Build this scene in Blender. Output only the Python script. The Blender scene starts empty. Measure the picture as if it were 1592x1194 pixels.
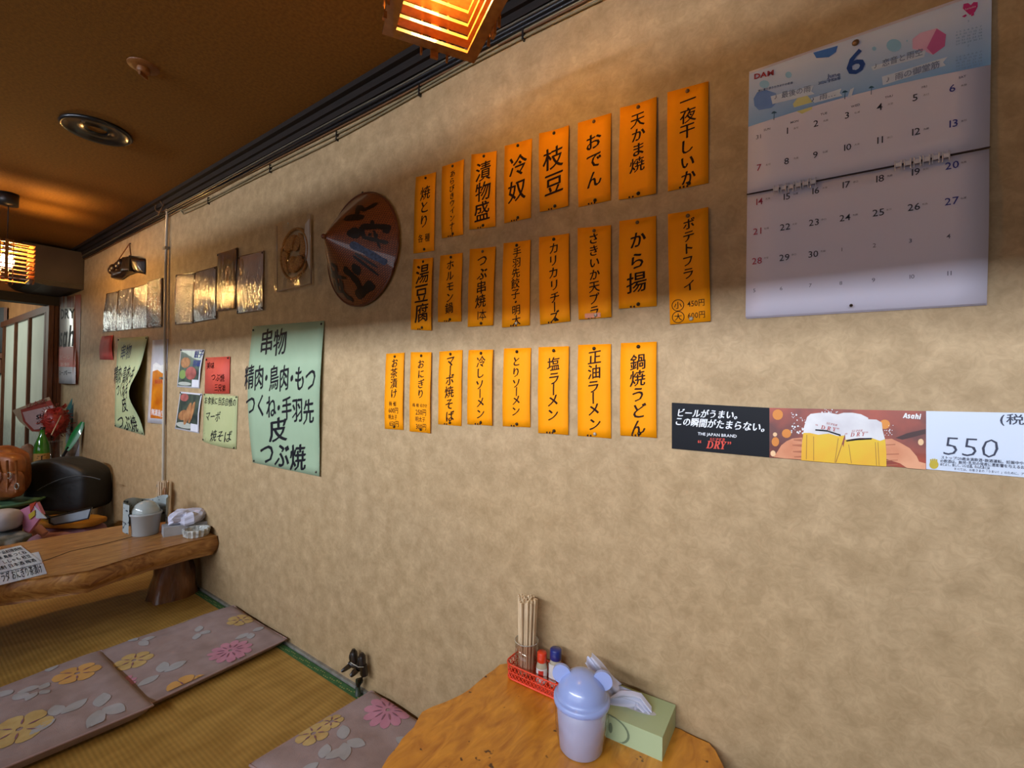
import bpy, math, random
from mathutils import Vector, Matrix, noise
random.seed(7)
S = bpy.context.scene
COL = bpy.context.collection
# ---------------------------------------------------------------- camera
F, CX, CY = 720.0, 796.0, 597.0
CAM = Vector((0, -1.154, 1.19))
ang = math.atan2(1012, F)
fw0 = Vector((-math.cos(ang), math.sin(ang), 0))
rt0 = Vector((math.sin(ang), math.cos(ang), 0))
PITCH, ROLL = 6/720, 0.02
fwd = (fw0*math.cos(PITCH) + Vector((0, 0, 1))*math.sin(PITCH)).normalized()
up1 = rt0.cross(fwd)
right = (rt0*math.cos(ROLL) + up1*math.sin(ROLL)).normalized()
up = (up1*math.cos(ROLL) - rt0*math.sin(ROLL)).normalized()
cd = bpy.data.cameras.new('camera'); cam = bpy.data.objects.new('camera', cd); COL.objects.link(cam)
M4 = Matrix((right, up, -fwd)).transposed().to_4x4(); M4.translation = CAM
cam.matrix_world = M4
cd.sensor_fit = 'HORIZONTAL'; cd.sensor_width = 36; cd.lens = 36*F/1592; cd.clip_start = .02
S.camera = cam
# ---------------------------------------------------------------- world, lights, exposure
w = bpy.data.worlds.new('world'); S.world = w; w.use_nodes = True
w.node_tree.nodes['Background'].inputs[0].default_value = (.75, .85, 1, 1)
w.node_tree.nodes['Background'].inputs[1].default_value = .06
S.view_settings.view_transform = 'Standard'; S.view_settings.look = 'None'
S.view_settings.gamma = 1; S.view_settings.exposure = .13; S.view_settings.use_curve_mapping = False
S.cycles.max_bounces = 8; S.cycles.transparent_max_bounces = 16
S.cycles.sample_clamp_indirect = 4
def area(name, loc, target, sx, sy, power, color, spread=math.pi):
    l = bpy.data.lights.new(name, 'AREA'); l.shape = 'RECTANGLE'; l.size = sx; l.size_y = sy
    l.energy = power; l.color = color; l.spread = spread
    o = bpy.data.objects.new(name, l); COL.objects.link(o); o.location = loc
    o.rotation_euler = (Vector(target)-Vector(loc)).to_track_quat('-Z', 'Y').to_euler()
    return o
TUBE_Z = 2.1
area('fluorescent_tubes', (-1.4, -3.4, TUBE_Z), (-1.4, 0, 2.0), 6.4, .06, 98, (.80, .87, 1.0), math.radians(95))
area('daylight_fill', (-1.2, -4.6, 1.1), (-1.2, 0, .8), 5.5, .9, 27, (.80, .87, 1.0))  # added cool fill from the unseen side, no window opening is built there
area('next_room_light', (-8.3, -1.6, 2.0), (-8.3, 0, 1.2), 2.0, .6, 26, (.93, 1.0, .9))
WARM = (1.0, .56, .17)
# ---------------------------------------------------------------- geometry helpers
def ray(px, py): return fwd*F + right*(px-CX) + up*(CY-py)
def W(px, py, off=0.0):                       # meets the plane Y = -off
    d = ray(px, py); return CAM + d*((-off-CAM.y)/d.y)
def HP(px, py, z=0.0):                        # meets the horizontal plane at height z
    d = ray(px, py); return CAM + d*((z-CAM.z)/d.z)
def RD(px, py, dep): return CAM + ray(px, py)*(dep/F)
def depth(p): return (Vector(p)-CAM).dot(fwd)
def lin(h):
    h = h.lstrip('#'); r = [int(h[i:i+2], 16)/255 for i in (0, 2, 4)]
    return tuple((c/12.92 if c <= .04045 else ((c+.055)/1.055)**2.4) for c in r) + (1,)
MATS = {}
def mat(name, col, rough=.6, col2=None, scale=20, bump=0, bscale=60, metal=0, stretch=(1, 1, 1), trans=0, emit=None, estr=0, coat=0, detail=4, contrast=(.35, .65), spec=.5, bdist=.004):
    if name in MATS: return MATS[name]
    m = bpy.data.materials.new(name); m.use_nodes = True; nt = m.node_tree; b = nt.nodes['Principled BSDF']
    b.inputs['Base Color'].default_value = lin(col); b.inputs['Roughness'].default_value = rough
    b.inputs['Metallic'].default_value = metal; b.inputs['Transmission Weight'].default_value = trans
    b.inputs['Coat Weight'].default_value = coat; b.inputs['Specular IOR Level'].default_value = spec
    tc = nt.nodes.new('ShaderNodeTexCoord'); mp = nt.nodes.new('ShaderNodeMapping')
    nt.links.new(tc.outputs['Object'], mp.inputs[0]); mp.inputs['Scale'].default_value = stretch
    n = nt.nodes.new('ShaderNodeTexNoise'); n.inputs['Scale'].default_value = scale; n.inputs['Detail'].default_value = detail
    nt.links.new(mp.outputs[0], n.inputs[0])
    r = nt.nodes.new('ShaderNodeValToRGB'); nt.links.new(n.outputs[0], r.inputs[0])
    r.color_ramp.elements[0].position, r.color_ramp.elements[1].position = contrast
    c1 = lin(col); c2 = lin(col2) if col2 else tuple(min(1, x*.9) for x in c1[:3])+(1,)
    r.color_ramp.elements[0].color = c2; r.color_ramp.elements[1].color = c1
    nt.links.new(r.outputs[0], b.inputs['Base Color'])
    if bump:
        n2 = nt.nodes.new('ShaderNodeTexNoise'); n2.inputs['Scale'].default_value = bscale; n2.inputs['Detail'].default_value = 3
        nt.links.new(mp.outputs[0], n2.inputs[0]); bp = nt.nodes.new('ShaderNodeBump')
        bp.inputs['Strength'].default_value = bump; bp.inputs['Distance'].default_value = bdist
        nt.links.new(n2.outputs[0], bp.inputs['Height']); nt.links.new(bp.outputs[0], b.inputs['Normal'])
    if emit:
        b.inputs['Emission Color'].default_value = lin(emit) if isinstance(emit, str) else tuple(emit)+(1,)
        b.inputs['Emission Strength'].default_value = estr
    MATS[name] = m; return m
def film_mat(name, fac=.35, rough=.12, tint=(1, 1, 1, 1), bump=.8, bscale=(60, 60, 9), bdist=.006):
    if name in MATS: return MATS[name]
    m = bpy.data.materials.new(name); m.use_nodes = True; nt = m.node_tree; nt.nodes.clear()
    o = nt.nodes.new('ShaderNodeOutputMaterial'); mx = nt.nodes.new('ShaderNodeMixShader')
    t = nt.nodes.new('ShaderNodeBsdfTransparent'); g = nt.nodes.new('ShaderNodeBsdfGlossy')
    t.inputs[0].default_value = tint; g.inputs['Roughness'].default_value = rough
    fr = nt.nodes.new('ShaderNodeLayerWeight'); fr.inputs[0].default_value = fac
    fr.inputs[0].default_value = .5
    pw = nt.nodes.new('ShaderNodeMath'); pw.operation = 'POWER'; pw.inputs[1].default_value = 3; nt.links.new(fr.outputs['Facing'], pw.inputs[0])
    ma = nt.nodes.new('ShaderNodeMath'); ma.operation = 'MULTIPLY_ADD'; ma.inputs[1].default_value = .6; ma.inputs[2].default_value = fac*.45; nt.links.new(pw.outputs[0], ma.inputs[0])
    nt.links.new(ma.outputs[0], mx.inputs[0]); nt.links.new(t.outputs[0], mx.inputs[1]); nt.links.new(g.outputs[0], mx.inputs[2])
    nt.links.new(mx.outputs[0], o.inputs[0])
    if bump:
        tc = nt.nodes.new('ShaderNodeTexCoord'); mp = nt.nodes.new('ShaderNodeMapping'); mp.inputs['Scale'].default_value = bscale
        n = nt.nodes.new('ShaderNodeTexNoise'); n.inputs['Scale'].default_value = 1; n.inputs['Detail'].default_value = 3; n.inputs['Distortion'].default_value = .6
        bp = nt.nodes.new('ShaderNodeBump'); bp.inputs['Strength'].default_value = bump; bp.inputs['Distance'].default_value = bdist
        nt.links.new(tc.outputs['Object'], mp.inputs[0]); nt.links.new(mp.outputs[0], n.inputs[0])
        nt.links.new(n.outputs[0], bp.inputs['Height']); nt.links.new(bp.outputs[0], g.inputs['Normal'])
    MATS[name] = m; return m

ORG = {}
class G:
    def __init__(s): s.v = []; s.f = []; s.sm = []
    def add(s, v, f, smooth=False):
        n = len(s.v); s.v += [Vector(p) for p in v]; s.f += [tuple(i+n for i in q) for q in f]; s.sm += [smooth]*len(f); return s
    def box(s, a, b, rz=0, c=None):
        a, b = Vector(a), Vector(b)
        v = [Vector((x, y, z)) for z in (a.z, b.z) for x, y in ((a.x, a.y), (b.x, a.y), (b.x, b.y), (a.x, b.y))]
        if rz:
            c = Vector(c) if c else (a+b)/2; R = Matrix.Rotation(rz, 3, 'Z'); v = [R@(p-c)+c for p in v]
        return s.add(v, [(3, 2, 1, 0), (4, 5, 6, 7), (0, 1, 5, 4), (1, 2, 6, 5), (2, 3, 7, 6), (3, 0, 4, 7)])
    def lathe(s, x, y, prof, n=32, smooth=True, T=None):
        v = []; f = []
        for r, z in prof:
            for i in range(n):
                a = 2*math.pi*i/n; p = Vector((r*math.cos(a), r*math.sin(a), z))
                if T: p = T @ p
                v.append(p+Vector((x, y, 0)))
        for k in range(len(prof)-1):
            for i in range(n):
                j = (i+1) % n; f.append((k*n+i, k*n+j, (k+1)*n+j, (k+1)*n+i))
        return s.add(v, f, smooth)
    def tube(s, pts, r, n=8, caps=True, smooth=True):
        pts = [Vector(p) for p in pts]; v = []; f = []; m = len(pts)
        rr = r if isinstance(r, (list, tuple)) else [r]*m
        for i, p in enumerate(pts):
            t = (pts[min(i+1, m-1)]-pts[max(i-1, 0)]).normalized()
            a = t.cross(Vector((0, 0, 1)) if abs(t.z) < .9 else Vector((1, 0, 0))).normalized(); b = t.cross(a)
            for k in range(n):
                q = 2*math.pi*k/n; v.append(p+(a*math.cos(q)+b*math.sin(q))*rr[i])
        for i in range(m-1):
            for k in range(n):
                l = (k+1) % n; f.append((i*n+k, i*n+l, (i+1)*n+l, (i+1)*n+k))
        s.add(v, f, smooth)
        if caps:
            o = len(s.v)-len(v)
            s.f += [tuple(o+k for k in range(n)), tuple(o+(m-1)*n+k for k in reversed(range(n)))]; s.sm += [False, False]
        return s
    def grid(s, fn, nu, nv, smooth=True):
        v = [fn(i/nu, j/nv) for j in range(nv+1) for i in range(nu+1)]
        f = [(j*(nu+1)+i, j*(nu+1)+i+1, (j+1)*(nu+1)+i+1, (j+1)*(nu+1)+i) for j in range(nv) for i in range(nu)]
        return s.add(v, f, smooth)
    def ellipsoid(s, c, rx, ry, rz, e=1.0, n=24, m=14, fn=None):
        c = Vector(c); sg = lambda x: math.copysign(abs(x)**e, x)
        def q(u, v):
            a = 2*math.pi*u; b = math.pi*(v-.5)
            p = Vector((rx*sg(math.cos(b))*sg(math.cos(a)), ry*sg(math.cos(b))*sg(math.sin(a)), rz*sg(math.sin(b))))
            if fn: p = fn(p)
            return c+p
        return s.grid(q, n, m)
def obj(name, g, m, parent=None, origin=None, kind=None, label=None):
    if parent is not None: org = ORG[parent.name]
    elif origin is not None: org = Vector(origin)
    else:
        xs = [p.x for p in g.v]; ys = [p.y for p in g.v]; zs = [p.z for p in g.v]
        org = Vector(((min(xs)+max(xs))/2, (min(ys)+max(ys))/2, min(zs)))
    me = bpy.data.meshes.new(name); me.from_pydata([p-org for p in g.v], [], g.f); me.polygons.foreach_set('use_smooth', g.sm)
    if isinstance(m, str): m = MATS[m]
    me.materials.append(m); me.update()
    o = bpy.data.objects.new(name, me); COL.objects.link(o)
    if parent is not None:
        o.parent = parent
    else: o.location = org
    ORG[o.name] = org
    if kind: o['kind'] = kind
    if label: o['label'] = label
    return o
def empty(name, loc, label, cat, group=None):
    o = bpy.data.objects.new(name, None); COL.objects.link(o); o.location = loc; o.empty_display_size = .05
    o['label'] = label; o['category'] = cat
    if group: o['group'] = group
    ORG[o.name] = Vector(loc); return o
def tag(o, label, cat, group=None):
    o['label'] = label; o['category'] = cat
    if group: o['group'] = group
    return o
# ---------------------------------------------------------------- lettering
GL = {}
def glyph(ch, bold=0.0):
    if ord(ch) > 0x2e80 and ord(ch) < 0x10000 and bold > 0:
        v, f = glyph(ch, 0); n = len(v); b = bold*1.15; out = []; ff = []
        for q, (dx, dy) in enumerate(((-b, -b*.5), (b, b*.5), (0, 0))): out += [(x+dx, y+dy) for x, y in v]; ff += [tuple(i+q*n for i in t) for t in f]
        return out, ff
    k = (ch, bold)
    if k in GL: return GL[k]
    c = bpy.data.curves.new('t', 'FONT'); c.body = ch; c.resolution_u = 2; c.offset = bold
    o = bpy.data.objects.new('t', c); COL.objects.link(o); bpy.context.view_layer.update()
    me = bpy.data.meshes.new_from_object(o.evaluated_get(bpy.context.evaluated_depsgraph_get()))
    r = ([(v.co.x, v.co.y) for v in me.vertices], [tuple(p.vertices) for p in me.polygons])
    bpy.data.objects.remove(o); bpy.data.curves.remove(c); bpy.data.meshes.remove(me)
    GL[k] = r; return r
def adv(ch):
    if ch == ' ': return .3
    v, _ = glyph(ch)
    if ord(ch) > 0x2000 and ord(ch) < 0x10000 or not v: return 1.0 if ch != '・' else .5
    return max(p[0] for p in v)+.06
def brush(x, y, seed):                         # a little sway so that printed glyphs read as brush strokes
    n = noise.noise_vector(Vector((x*1.6, y*1.6, seed)))
    return x+n.x*.03, y+n.y*.03
def text_line(g, s, P0, P1, h, off, bold=0, shear=0, br=False, align='fit', rise=0):
    # lays s on a vertical plane from P0 to P1 (centres of the line's ends), glyph height h
    P0, P1 = Vector(P0), Vector(P1)
    tot = sum(adv(c) for c in s); L = (P1-P0).length
    ex = (P1-P0).normalized(); sc = L/tot if align == 'fit' else h
    start = P0 if align == 'fit' else (P0+P1)/2-ex*(tot*sc/2)
    x = 0
    for i, ch in enumerate(s):
        if ch != ' ':
            v, f = glyph(ch, bold); out = []
            cy = .36 if ord(ch) > 0x2e80 and ord(ch) < 0x10000 else .34
            ox = .25 if ch == '・' else 0
            for (a, b) in v:
                if br: a, b = brush(a, b, i*7.3+ord(ch) % 13)
                out.append(start+ex*((x+a-ox+shear*(b-cy))*sc)+Vector((0, -off, (b-cy)*h+rise*(a-.5)*h)))
            if bold > 0 and ord(ch) > 0x2e80 and ord(ch) < 0x10000:      # doubled copies sit a hair apart
                for i3 in range(len(out)): out[i3].y -= .0002*(i3*3//len(out))
            g.add(out, f)
        x += adv(ch)
def wt(g, s, x0, y0, x1, y1, hpx, off=.002, **k):
    P0, P1 = W(x0, y0), W(x1, y1); h = hpx*depth((P0+P1)/2)/F
    text_line(g, s, P0, P1, h, off, **k)
def ct(g, s, px, py, hpx, off=.002, **k):       # centred on a pixel's wall point
    P = W(px, py); h = hpx*depth(P)/F
    text_line(g, s, P-Vector((.01, 0, 0)), P+Vector((.01, 0, 0)), h, off, align='c', **k)
def wpoly(g, pts, off, sc=None):
    if sc: x0, y0, k = sc; pts = [(x0+a/k, y0+b/k) for a, b in pts]
    v = [W(a, b, 0)+Vector((0, -off, 0)) for a, b in pts]
    return g.add(v, [tuple(range(len(v)))])
def disc_pts(x, y, rx, ry, n=14): return [(x+rx*math.cos(2*math.pi*i/n), y+ry*math.sin(2*math.pi*i/n)) for i in range(n)]
# a pinned sheet of paper: four wall points, bend(u,v) = distance out from the wall
class Sheet:
    def __init__(s, px, base=.001, bend=None, off=0):
        s.c = [W(*p) for p in px]; s.base = base; s.bend = bend or (lambda u, v: 0)
        s.w = ((s.c[1]-s.c[0]).length+(s.c[2]-s.c[3]).length)/2; s.h = ((s.c[3]-s.c[0]).length+(s.c[2]-s.c[1]).length)/2
    def P(s, u, v, off=0):
        a = s.c[0].lerp(s.c[1], u); b = s.c[3].lerp(s.c[2], u); p = a.lerp(b, v)
        uu, vv = min(1, max(0, u)), min(1, max(0, v))
        return Vector((p.x, -(s.base+s.bend(uu, vv)+off), p.z))
    def geo(s, nu=3, nv=8, th=.0006, g=None):
        g = g or G(); n0 = len(g.v)
        g.grid(lambda u, v: s.P(u, 1-v, th), nu, nv); g.grid(lambda u, v: s.P(1-u, 1-v, 0), nu, nv)
        f = lambda i, j, k: n0+k*(nu+1)*(nv+1)+j*(nu+1)+(i if k == 0 else nu-i)
        for i in range(nu):
            g.f += [(f(i, 0, 0), f(i, 0, 1), f(i+1, 0, 1), f(i+1, 0, 0)), (f(i, nv, 0), f(i+1, nv, 0), f(i+1, nv, 1), f(i, nv, 1))]; g.sm += [False]*2
        for j in range(nv):
            g.f += [(f(0, j, 0), f(0, j+1, 0), f(0, j+1, 1), f(0, j, 1)), (f(nu, j, 0), f(nu, j, 1), f(nu, j+1, 1), f(nu, j+1, 0))]; g.sm += [False]*2
        return g
    def char(s, g, ch, u, v, size, bold=.012, br=True, rise=.1, vert=False, sx=1, off=.0012):
        vs, fs = glyph(ch, bold); out = []
        for a, b in vs:
            if br: a, b = brush(a, b, ord(ch) % 17+v*5)
            if vert: a, b = .5-(b-.38), .38+(.5-a)*1.0; a, b = a, b
            dx = (a-.5)*size*sx; dy = (b-.37+rise*(a-.5))*size
            out.append(s.P(u+dx/s.w, v-dy/s.h, off))
        g.add(out, fs)
    def word(s, g, t, u, v, size, sx=.8, bold=.005, **k):
        tot = sum(adv(c) for c in t); x = -tot/2
        for c in t:
            a = adv(c)
            if c != ' ':
                vs, fs = glyph(c, bold)
                g.add([s.P(u+(x+p)*size*sx/s.w, v-(q-.36)*size/s.h, .0012) for p, q in vs], fs)
            x += a
PIN = {}
def pin(parent, P, m='pin_dark', r=.0045):
    key = (m, r)
    if key not in PIN:
        g = G().lathe(0, 0, [(0, .0055), (r*.6, .005), (r, .003), (r, .001), (r*.5, 0), (0, 0)], 10, True, Matrix.Rotation(math.radians(90), 3, 'X'))
        me = bpy.data.meshes.new('thumbtack'); me.from_pydata(g.v, [], g.f); me.polygons.foreach_set('use_smooth', g.sm); me.materials.append(MATS[m]); PIN[key] = me
    o = bpy.data.objects.new('thumbtack', PIN[key]); COL.objects.link(o); o.parent = parent
    o.location = Vector(P)-ORG[parent.name]; return o

# ---------------------------------------------------------------- materials
mat('pin_dark', '#2a1d14', .35, metal=.3); mat('pin_light', '#b9b6a8', .35, metal=.4); mat('pin_mid', '#7a5a3a', .4, metal=.3)
def wallpaper():
    m = mat('wallpaper', '#c0a680', .62, '#a88f6a', 17, bump=.0, detail=6, contrast=(.3, .7), spec=.35)
    nt = m.node_tree; b = nt.nodes['Principled BSDF']
    ramp = [n for n in nt.nodes if n.type == 'VALTORGB'][0]
    tc = [n for n in nt.nodes if n.type == 'TEX_COORD'][0]
    n = nt.nodes.new('ShaderNodeTexNoise'); n.inputs['Scale'].default_value = 48; n.inputs['Detail'].default_value = 9; n.inputs['Roughness'].default_value = .68; n.inputs['Distortion'].default_value = 1.5
    nt.links.new(tc.outputs['Object'], n.inputs[0])
    r2 = nt.nodes.new('ShaderNodeValToRGB'); r2.color_ramp.elements[0].position = .38; r2.color_ramp.elements[1].position = .62
    r2.color_ramp.elements[0].color = (.84, .83, .80, 1); r2.color_ramp.elements[1].color = (1, 1, 1, 1)
    nt.links.new(n.outputs[0], r2.inputs[0])
    n3 = nt.nodes.new('ShaderNodeTexNoise'); n3.inputs['Scale'].default_value = 2.2; n3.inputs['Detail'].default_value = 3
    nt.links.new(tc.outputs['Object'], n3.inputs[0])
    r3 = nt.nodes.new('ShaderNodeValToRGB'); r3.color_ramp.elements[0].color = (.93, .93, .95, 1); r3.color_ramp.elements[1].color = (1, .97, .9, 1)
    nt.links.new(n3.outputs[0], r3.inputs[0])
    mx = nt.nodes.new('ShaderNodeMixRGB'); mx.blend_type = 'MULTIPLY'; mx.inputs[0].default_value = 1
    mx2 = nt.nodes.new('ShaderNodeMixRGB'); mx2.blend_type = 'MULTIPLY'; mx2.inputs[0].default_value = 1
    nt.links.new(ramp.outputs[0], mx.inputs[1]); nt.links.new(r2.outputs[0], mx.inputs[2])
    nt.links.new(mx.outputs[0], mx2.inputs[1]); nt.links.new(r3.outputs[0], mx2.inputs[2])
    nt.links.new(mx2.outputs[0], b.inputs['Base Color'])
    bp = nt.nodes.new('ShaderNodeBump'); bp.inputs['Strength'].default_value = .25; bp.inputs['Distance'].default_value = .0012
    nt.links.new(n.outputs[0], bp.inputs['Height']); nt.links.new(bp.outputs[0], b.inputs['Normal'])
wallpaper()
mat('ceiling_board', '#8a5e20', .75, '#784f19', 90, bump=.25, bscale=260, spec=.3, bdist=.002)
mat('trim_wood', '#1d120d', .6, '#120b08', 12, stretch=(1, 12, 12))
mat('door_wood', '#6e3f22', .5, '#512a14', 10, stretch=(12, 12, 1))
mat('plaster', '#b07a48', .8, '#9c6a3c', 8)
mat('dark_brown', '#3a302a', .6)
mat('orange_paper', '#f79c00', .7, '#f09400', 6, spec=.2)
mat('ink', '#2b130c', .75, spec=.2); mat('ink_black', '#14141c', .7, spec=.2); mat('ink_grey', '#3d4a58', .7, spec=.2)
mat('green_paper', '#9ab092', .7, '#92a88a', 5, spec=.25)
mat('olive_paper', '#b3b884', .7, '#aab07b', 5); mat('pale_green_paper', '#aebf94', .7, '#a5b68b', 5)
mat('red_paper', '#d0503a', .7, '#c44634', 5)
mat('white_paper', '#dcdce2', .6); mat('print_red', '#b02a20', .6); mat('print_blue', '#1f3480', .6)
mat('cal_paper', '#d9d4e4', .55, '#d6d2e2', 5, spec=.3)
mat('steel_grey', '#9a948c', .35, metal=.6)

# ---------------------------------------------------------------- the room
H = 2.385
XF = -6.35
def room():
    g = G().box((XF, 0, 0), (1.9, .12, H)); obj('wall_right', g, 'wallpaper', kind='structure')
    g = G().box((XF-.1, -4.9, H), (2.0, .12, H+.1)); obj('ceiling', g, 'ceiling_board', kind='structure')
    fl = obj('floor', G().box((-12.6, -4.9, -.12), (2.0, .12, -.045)), 'dark_brown', kind='structure')
    # tatami mats laid lengthwise along the wall
    tat = mat('tatami_rush', '#b9934a', .55, '#a37e3a', 7, spec=.4, stretch=(3, 1, 1))
    nt = tat.node_tree; b = nt.nodes['Principled BSDF']; tc = [n for n in nt.nodes if n.type == 'TEX_COORD'][0]
    wv = nt.nodes.new('ShaderNodeTexWave'); wv.bands_direction = 'Y'; wv.inputs['Scale'].default_value = 24; wv.inputs['Distortion'].default_value = .25
    wv2 = nt.nodes.new('ShaderNodeTexWave'); wv2.bands_direction = 'X'; wv2.inputs['Scale'].default_value = 150; wv2.inputs['Distortion'].default_value = .5
    nt.links.new(tc.outputs['Object'], wv.inputs[0]); nt.links.new(tc.outputs['Object'], wv2.inputs[0])
    ramp = [n for n in nt.nodes if n.type == 'VALTORGB'][0]
    mr = nt.nodes.new('ShaderNodeMapRange'); mr.inputs[3].default_value = .84; mr.inputs[4].default_value = 1.02; nt.links.new(wv.outputs[0], mr.inputs[0])
    mx = nt.nodes.new('ShaderNodeMixRGB'); mx.blend_type = 'MULTIPLY'; mx.inputs[0].default_value = 1
    nt.links.new(ramp.outputs[0], mx.inputs[1]); nt.links.new(mr.outputs[0], mx.inputs[2]); nt.links.new(mx.outputs[0], b.inputs['Base Color'])
    ad = nt.nodes.new('ShaderNodeMath'); ad.operation = 'ADD'; nt.links.new(wv.outputs[0], ad.inputs[0]); nt.links.new(wv2.outputs[0], ad.inputs[1])
    bp = nt.nodes.new('ShaderNodeBump'); bp.inputs['Strength'].default_value = .4; bp.inputs['Distance'].default_value = .001
    nt.links.new(ad.outputs[0], bp.inputs['Height']); nt.links.new(bp.outputs[0], b.inputs['Normal'])
    her = mat('heri_green', '#3c6b3c', .7, '#2f5a31', 40)
    gold = mat('heri_gold', '#a8a860', .6)
    mg = G().box((-.945, -.445, 0), (.945, .445, .055)); mats = None
    for r in range(3):
        for c in range(5):
            x = -3.02+(c-1)*1.91 - (.0 if r % 2 == 0 else .9); y = -.012-.475-r*.955
            if c == 4 and x > 1: continue
            if mats is None:
                mats = []
                a = obj('tatami_mat', G().box((x-.952, y-.442, -.055), (x+.952, y+.442, 0)), tat, fl)
                a2 = a.data
                base = (x, y); first = a
                hb = [obj('mat_border', G().box((x-.952, y+s*.442-(0 if s > 0 else .03), -.055), (x+.952, y+s*.442+(.03 if s > 0 else 0), .001)), her, a) for s in (1, -1)]
                pts = G()
                for k in range(150):
                    for s in (1,):
                        xx = x-.94+k*.0125; yy = y+.442+.006+.006*((k//3) % 3)
                        pts.add([(xx, yy, .0014), (xx+.006, yy, .0014), (xx+.006, yy+.004, .0014), (xx, yy+.004, .0014)], [(0, 1, 2, 3)])
                obj('border_weave', pts, gold, hb[0].parent, kind='stuff')
                mats = [first]+list(first.children)
            else:
                na = first.copy(); COL.objects.link(na); na.location = Vector((x-base[0], y-base[1], 0))
                for ch in mats[1:]:
                    q = ch.copy(); COL.objects.link(q); q.parent = na
    # pale sealing strip between mat and wall
    obj('baseboard_right', G().box((-6.3, -.011, -.045), (1.85, 0, .012)), mat('sealing_strip', '#8f8b80', .6, '#76736a', 30), kind='structure')
    # far wall with its beam, jambs and the wall over the opening
    obj('wall_far', G().box((XF-.1, -4.8, 2.0), (XF, 0, H)), 'plaster', kind='structure')
    obj('trim_1', G().box((XF-.12, -4.8, 1.91), (XF+.03, 0, 1.995)), 'trim_wood', kind='structure')
    g = G().box((XF-.1, -.10, 0), (XF+.02, -.062, 1.91)).box((XF-.1, -.055, 0), (XF+.005, -.03, 1.91)); g.box((XF-.1, -.028, 0), (XF+.03, 0, 1.91))
    obj('trim_2', g, 'door_wood', kind='structure')
    # crown trim along the ceiling
    g = G()
    g.box((XF, -.055, H-.022), (1.9, 0, H)); g.box((XF, -.035, H-.05), (1.9, 0, H-.022)); g.box((XF, -.022, H-.075), (1.9, 0, H-.05))
    obj('trim_3', g, 'trim_wood', kind='structure')
    g = G().box((XF, -4.8, H-.05), (XF+.03, 0, H)); obj('trim_4', g, 'trim_wood', kind='structure')
    # other side: lintel beam with open transom above, kitchen beyond
    obj('trim_5', G().box((XF, -2.43, 1.889), (1.9, -2.37, 2.08)), 'trim_wood', kind='structure')
    g = G(); x = XF+.02
    while x < 1.86: g.box((x, -2.41, 2.08), (x+.026, -2.39, H)); x += .048
    obj('dimming_slats', g, 'trim_wood', kind='structure')  # unseen slats in the transom, added to dim the tube light on the upper wall
    obj('wall_left', G().box((-6.45, -5.0, -.1), (2.0, -4.9, H+.1)), 'plaster', kind='structure')
    obj('wall_near', G().box((1.9, -4.9, -.1), (2.0, .12, H)), 'wallpaper', kind='structure')
    # next room behind the opening
    pan = mat('shoji_panel', '#cdd2c4', .6, '#c3c9bb', 3)
    obj('wall_next_room', G().box((-12.6, -.02, 0), (XF-.1, .12, H)), 'plaster', kind='structure')
    obj('ceiling_next_room', G().box((-12.6, -4.9, H), (XF-.1, .12, H+.1)), 'plaster', kind='structure')
    obj('wall_end', G().box((-12.7, -4.9, 0), (-12.6, .12, H)), 'plaster', kind='structure')
    frame_x = [-6.62, -7.42, -8.22, -9.02, -9.82]
    d = obj('door_1', G().box((-9.9, -.085, 1.86), (-6.47, -.02, 1.93)).box((-9.9, -.085, .02), (-6.47, -.02, .07)), 'door_wood', kind='structure')
    pg = None
    for i in range(4):
        obj('door_panel', G().box((frame_x[i+1]+.03, -.055, .07), (frame_x[i]-.03, -.045, 1.86)), pan, d)
        g = G()
        for k in range(26):          # painted mountain mist along the foot of the panel
            x0 = frame_x[i+1]+.04+k*.027; hh = .62+.12*noise.noise(Vector((k*.7+i*9, 0, 0)))+.05*random.random()
            g.add([(x0, -.0555, .2), (x0+.022, -.0555, .2), (x0+.015, -.0555, hh), (x0+.006, -.0555, hh*.98)], [(0, 1, 2, 3)])
        obj('mountain_print', g, mat('print_grey', '#8f9a98', .7, '#b9c0b6', 14), d, kind='stuff')
    for x in frame_x: obj('door_stile', G().box((x-.03, -.08, .07), (x+.03, -.03, 1.86)), 'door_wood', d)
room()

# box under the ceiling at the far corner
t = empty('ceiling_cabinet', (-5.97, -.2, 2.0), 'dark brown boxed unit under the ceiling in the far corner', 'cabinet')
def soft(u, v):
    return 0
g = G()
prof = [(-.0, H-.05), (-.0, 2.0), (-.25, 1.995), (-.33, 2.01), (-.37, 2.04), (-.39, 2.09), (-.39, H-.05)]
v = [(x, y, z) for x in (-6.33, -5.6) for y, z in prof]; n = len(prof)
g.add(v, [tuple(range(n))[::-1], tuple(range(n, 2*n))]+[(i, (i+1) % n, n+(i+1) % n, n+i) for i in range(n)])
obj('housing', g, mat('cabinet_skin', '#46403a', .5, '#3c3631', 6), t)
obj('front_panel', G().box((-5.6, -.37, 2.04), (-5.594, -.01, H-.06)), mat('cabinet_front', '#4a3f38', .45, '#40352f', 5), t)

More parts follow.
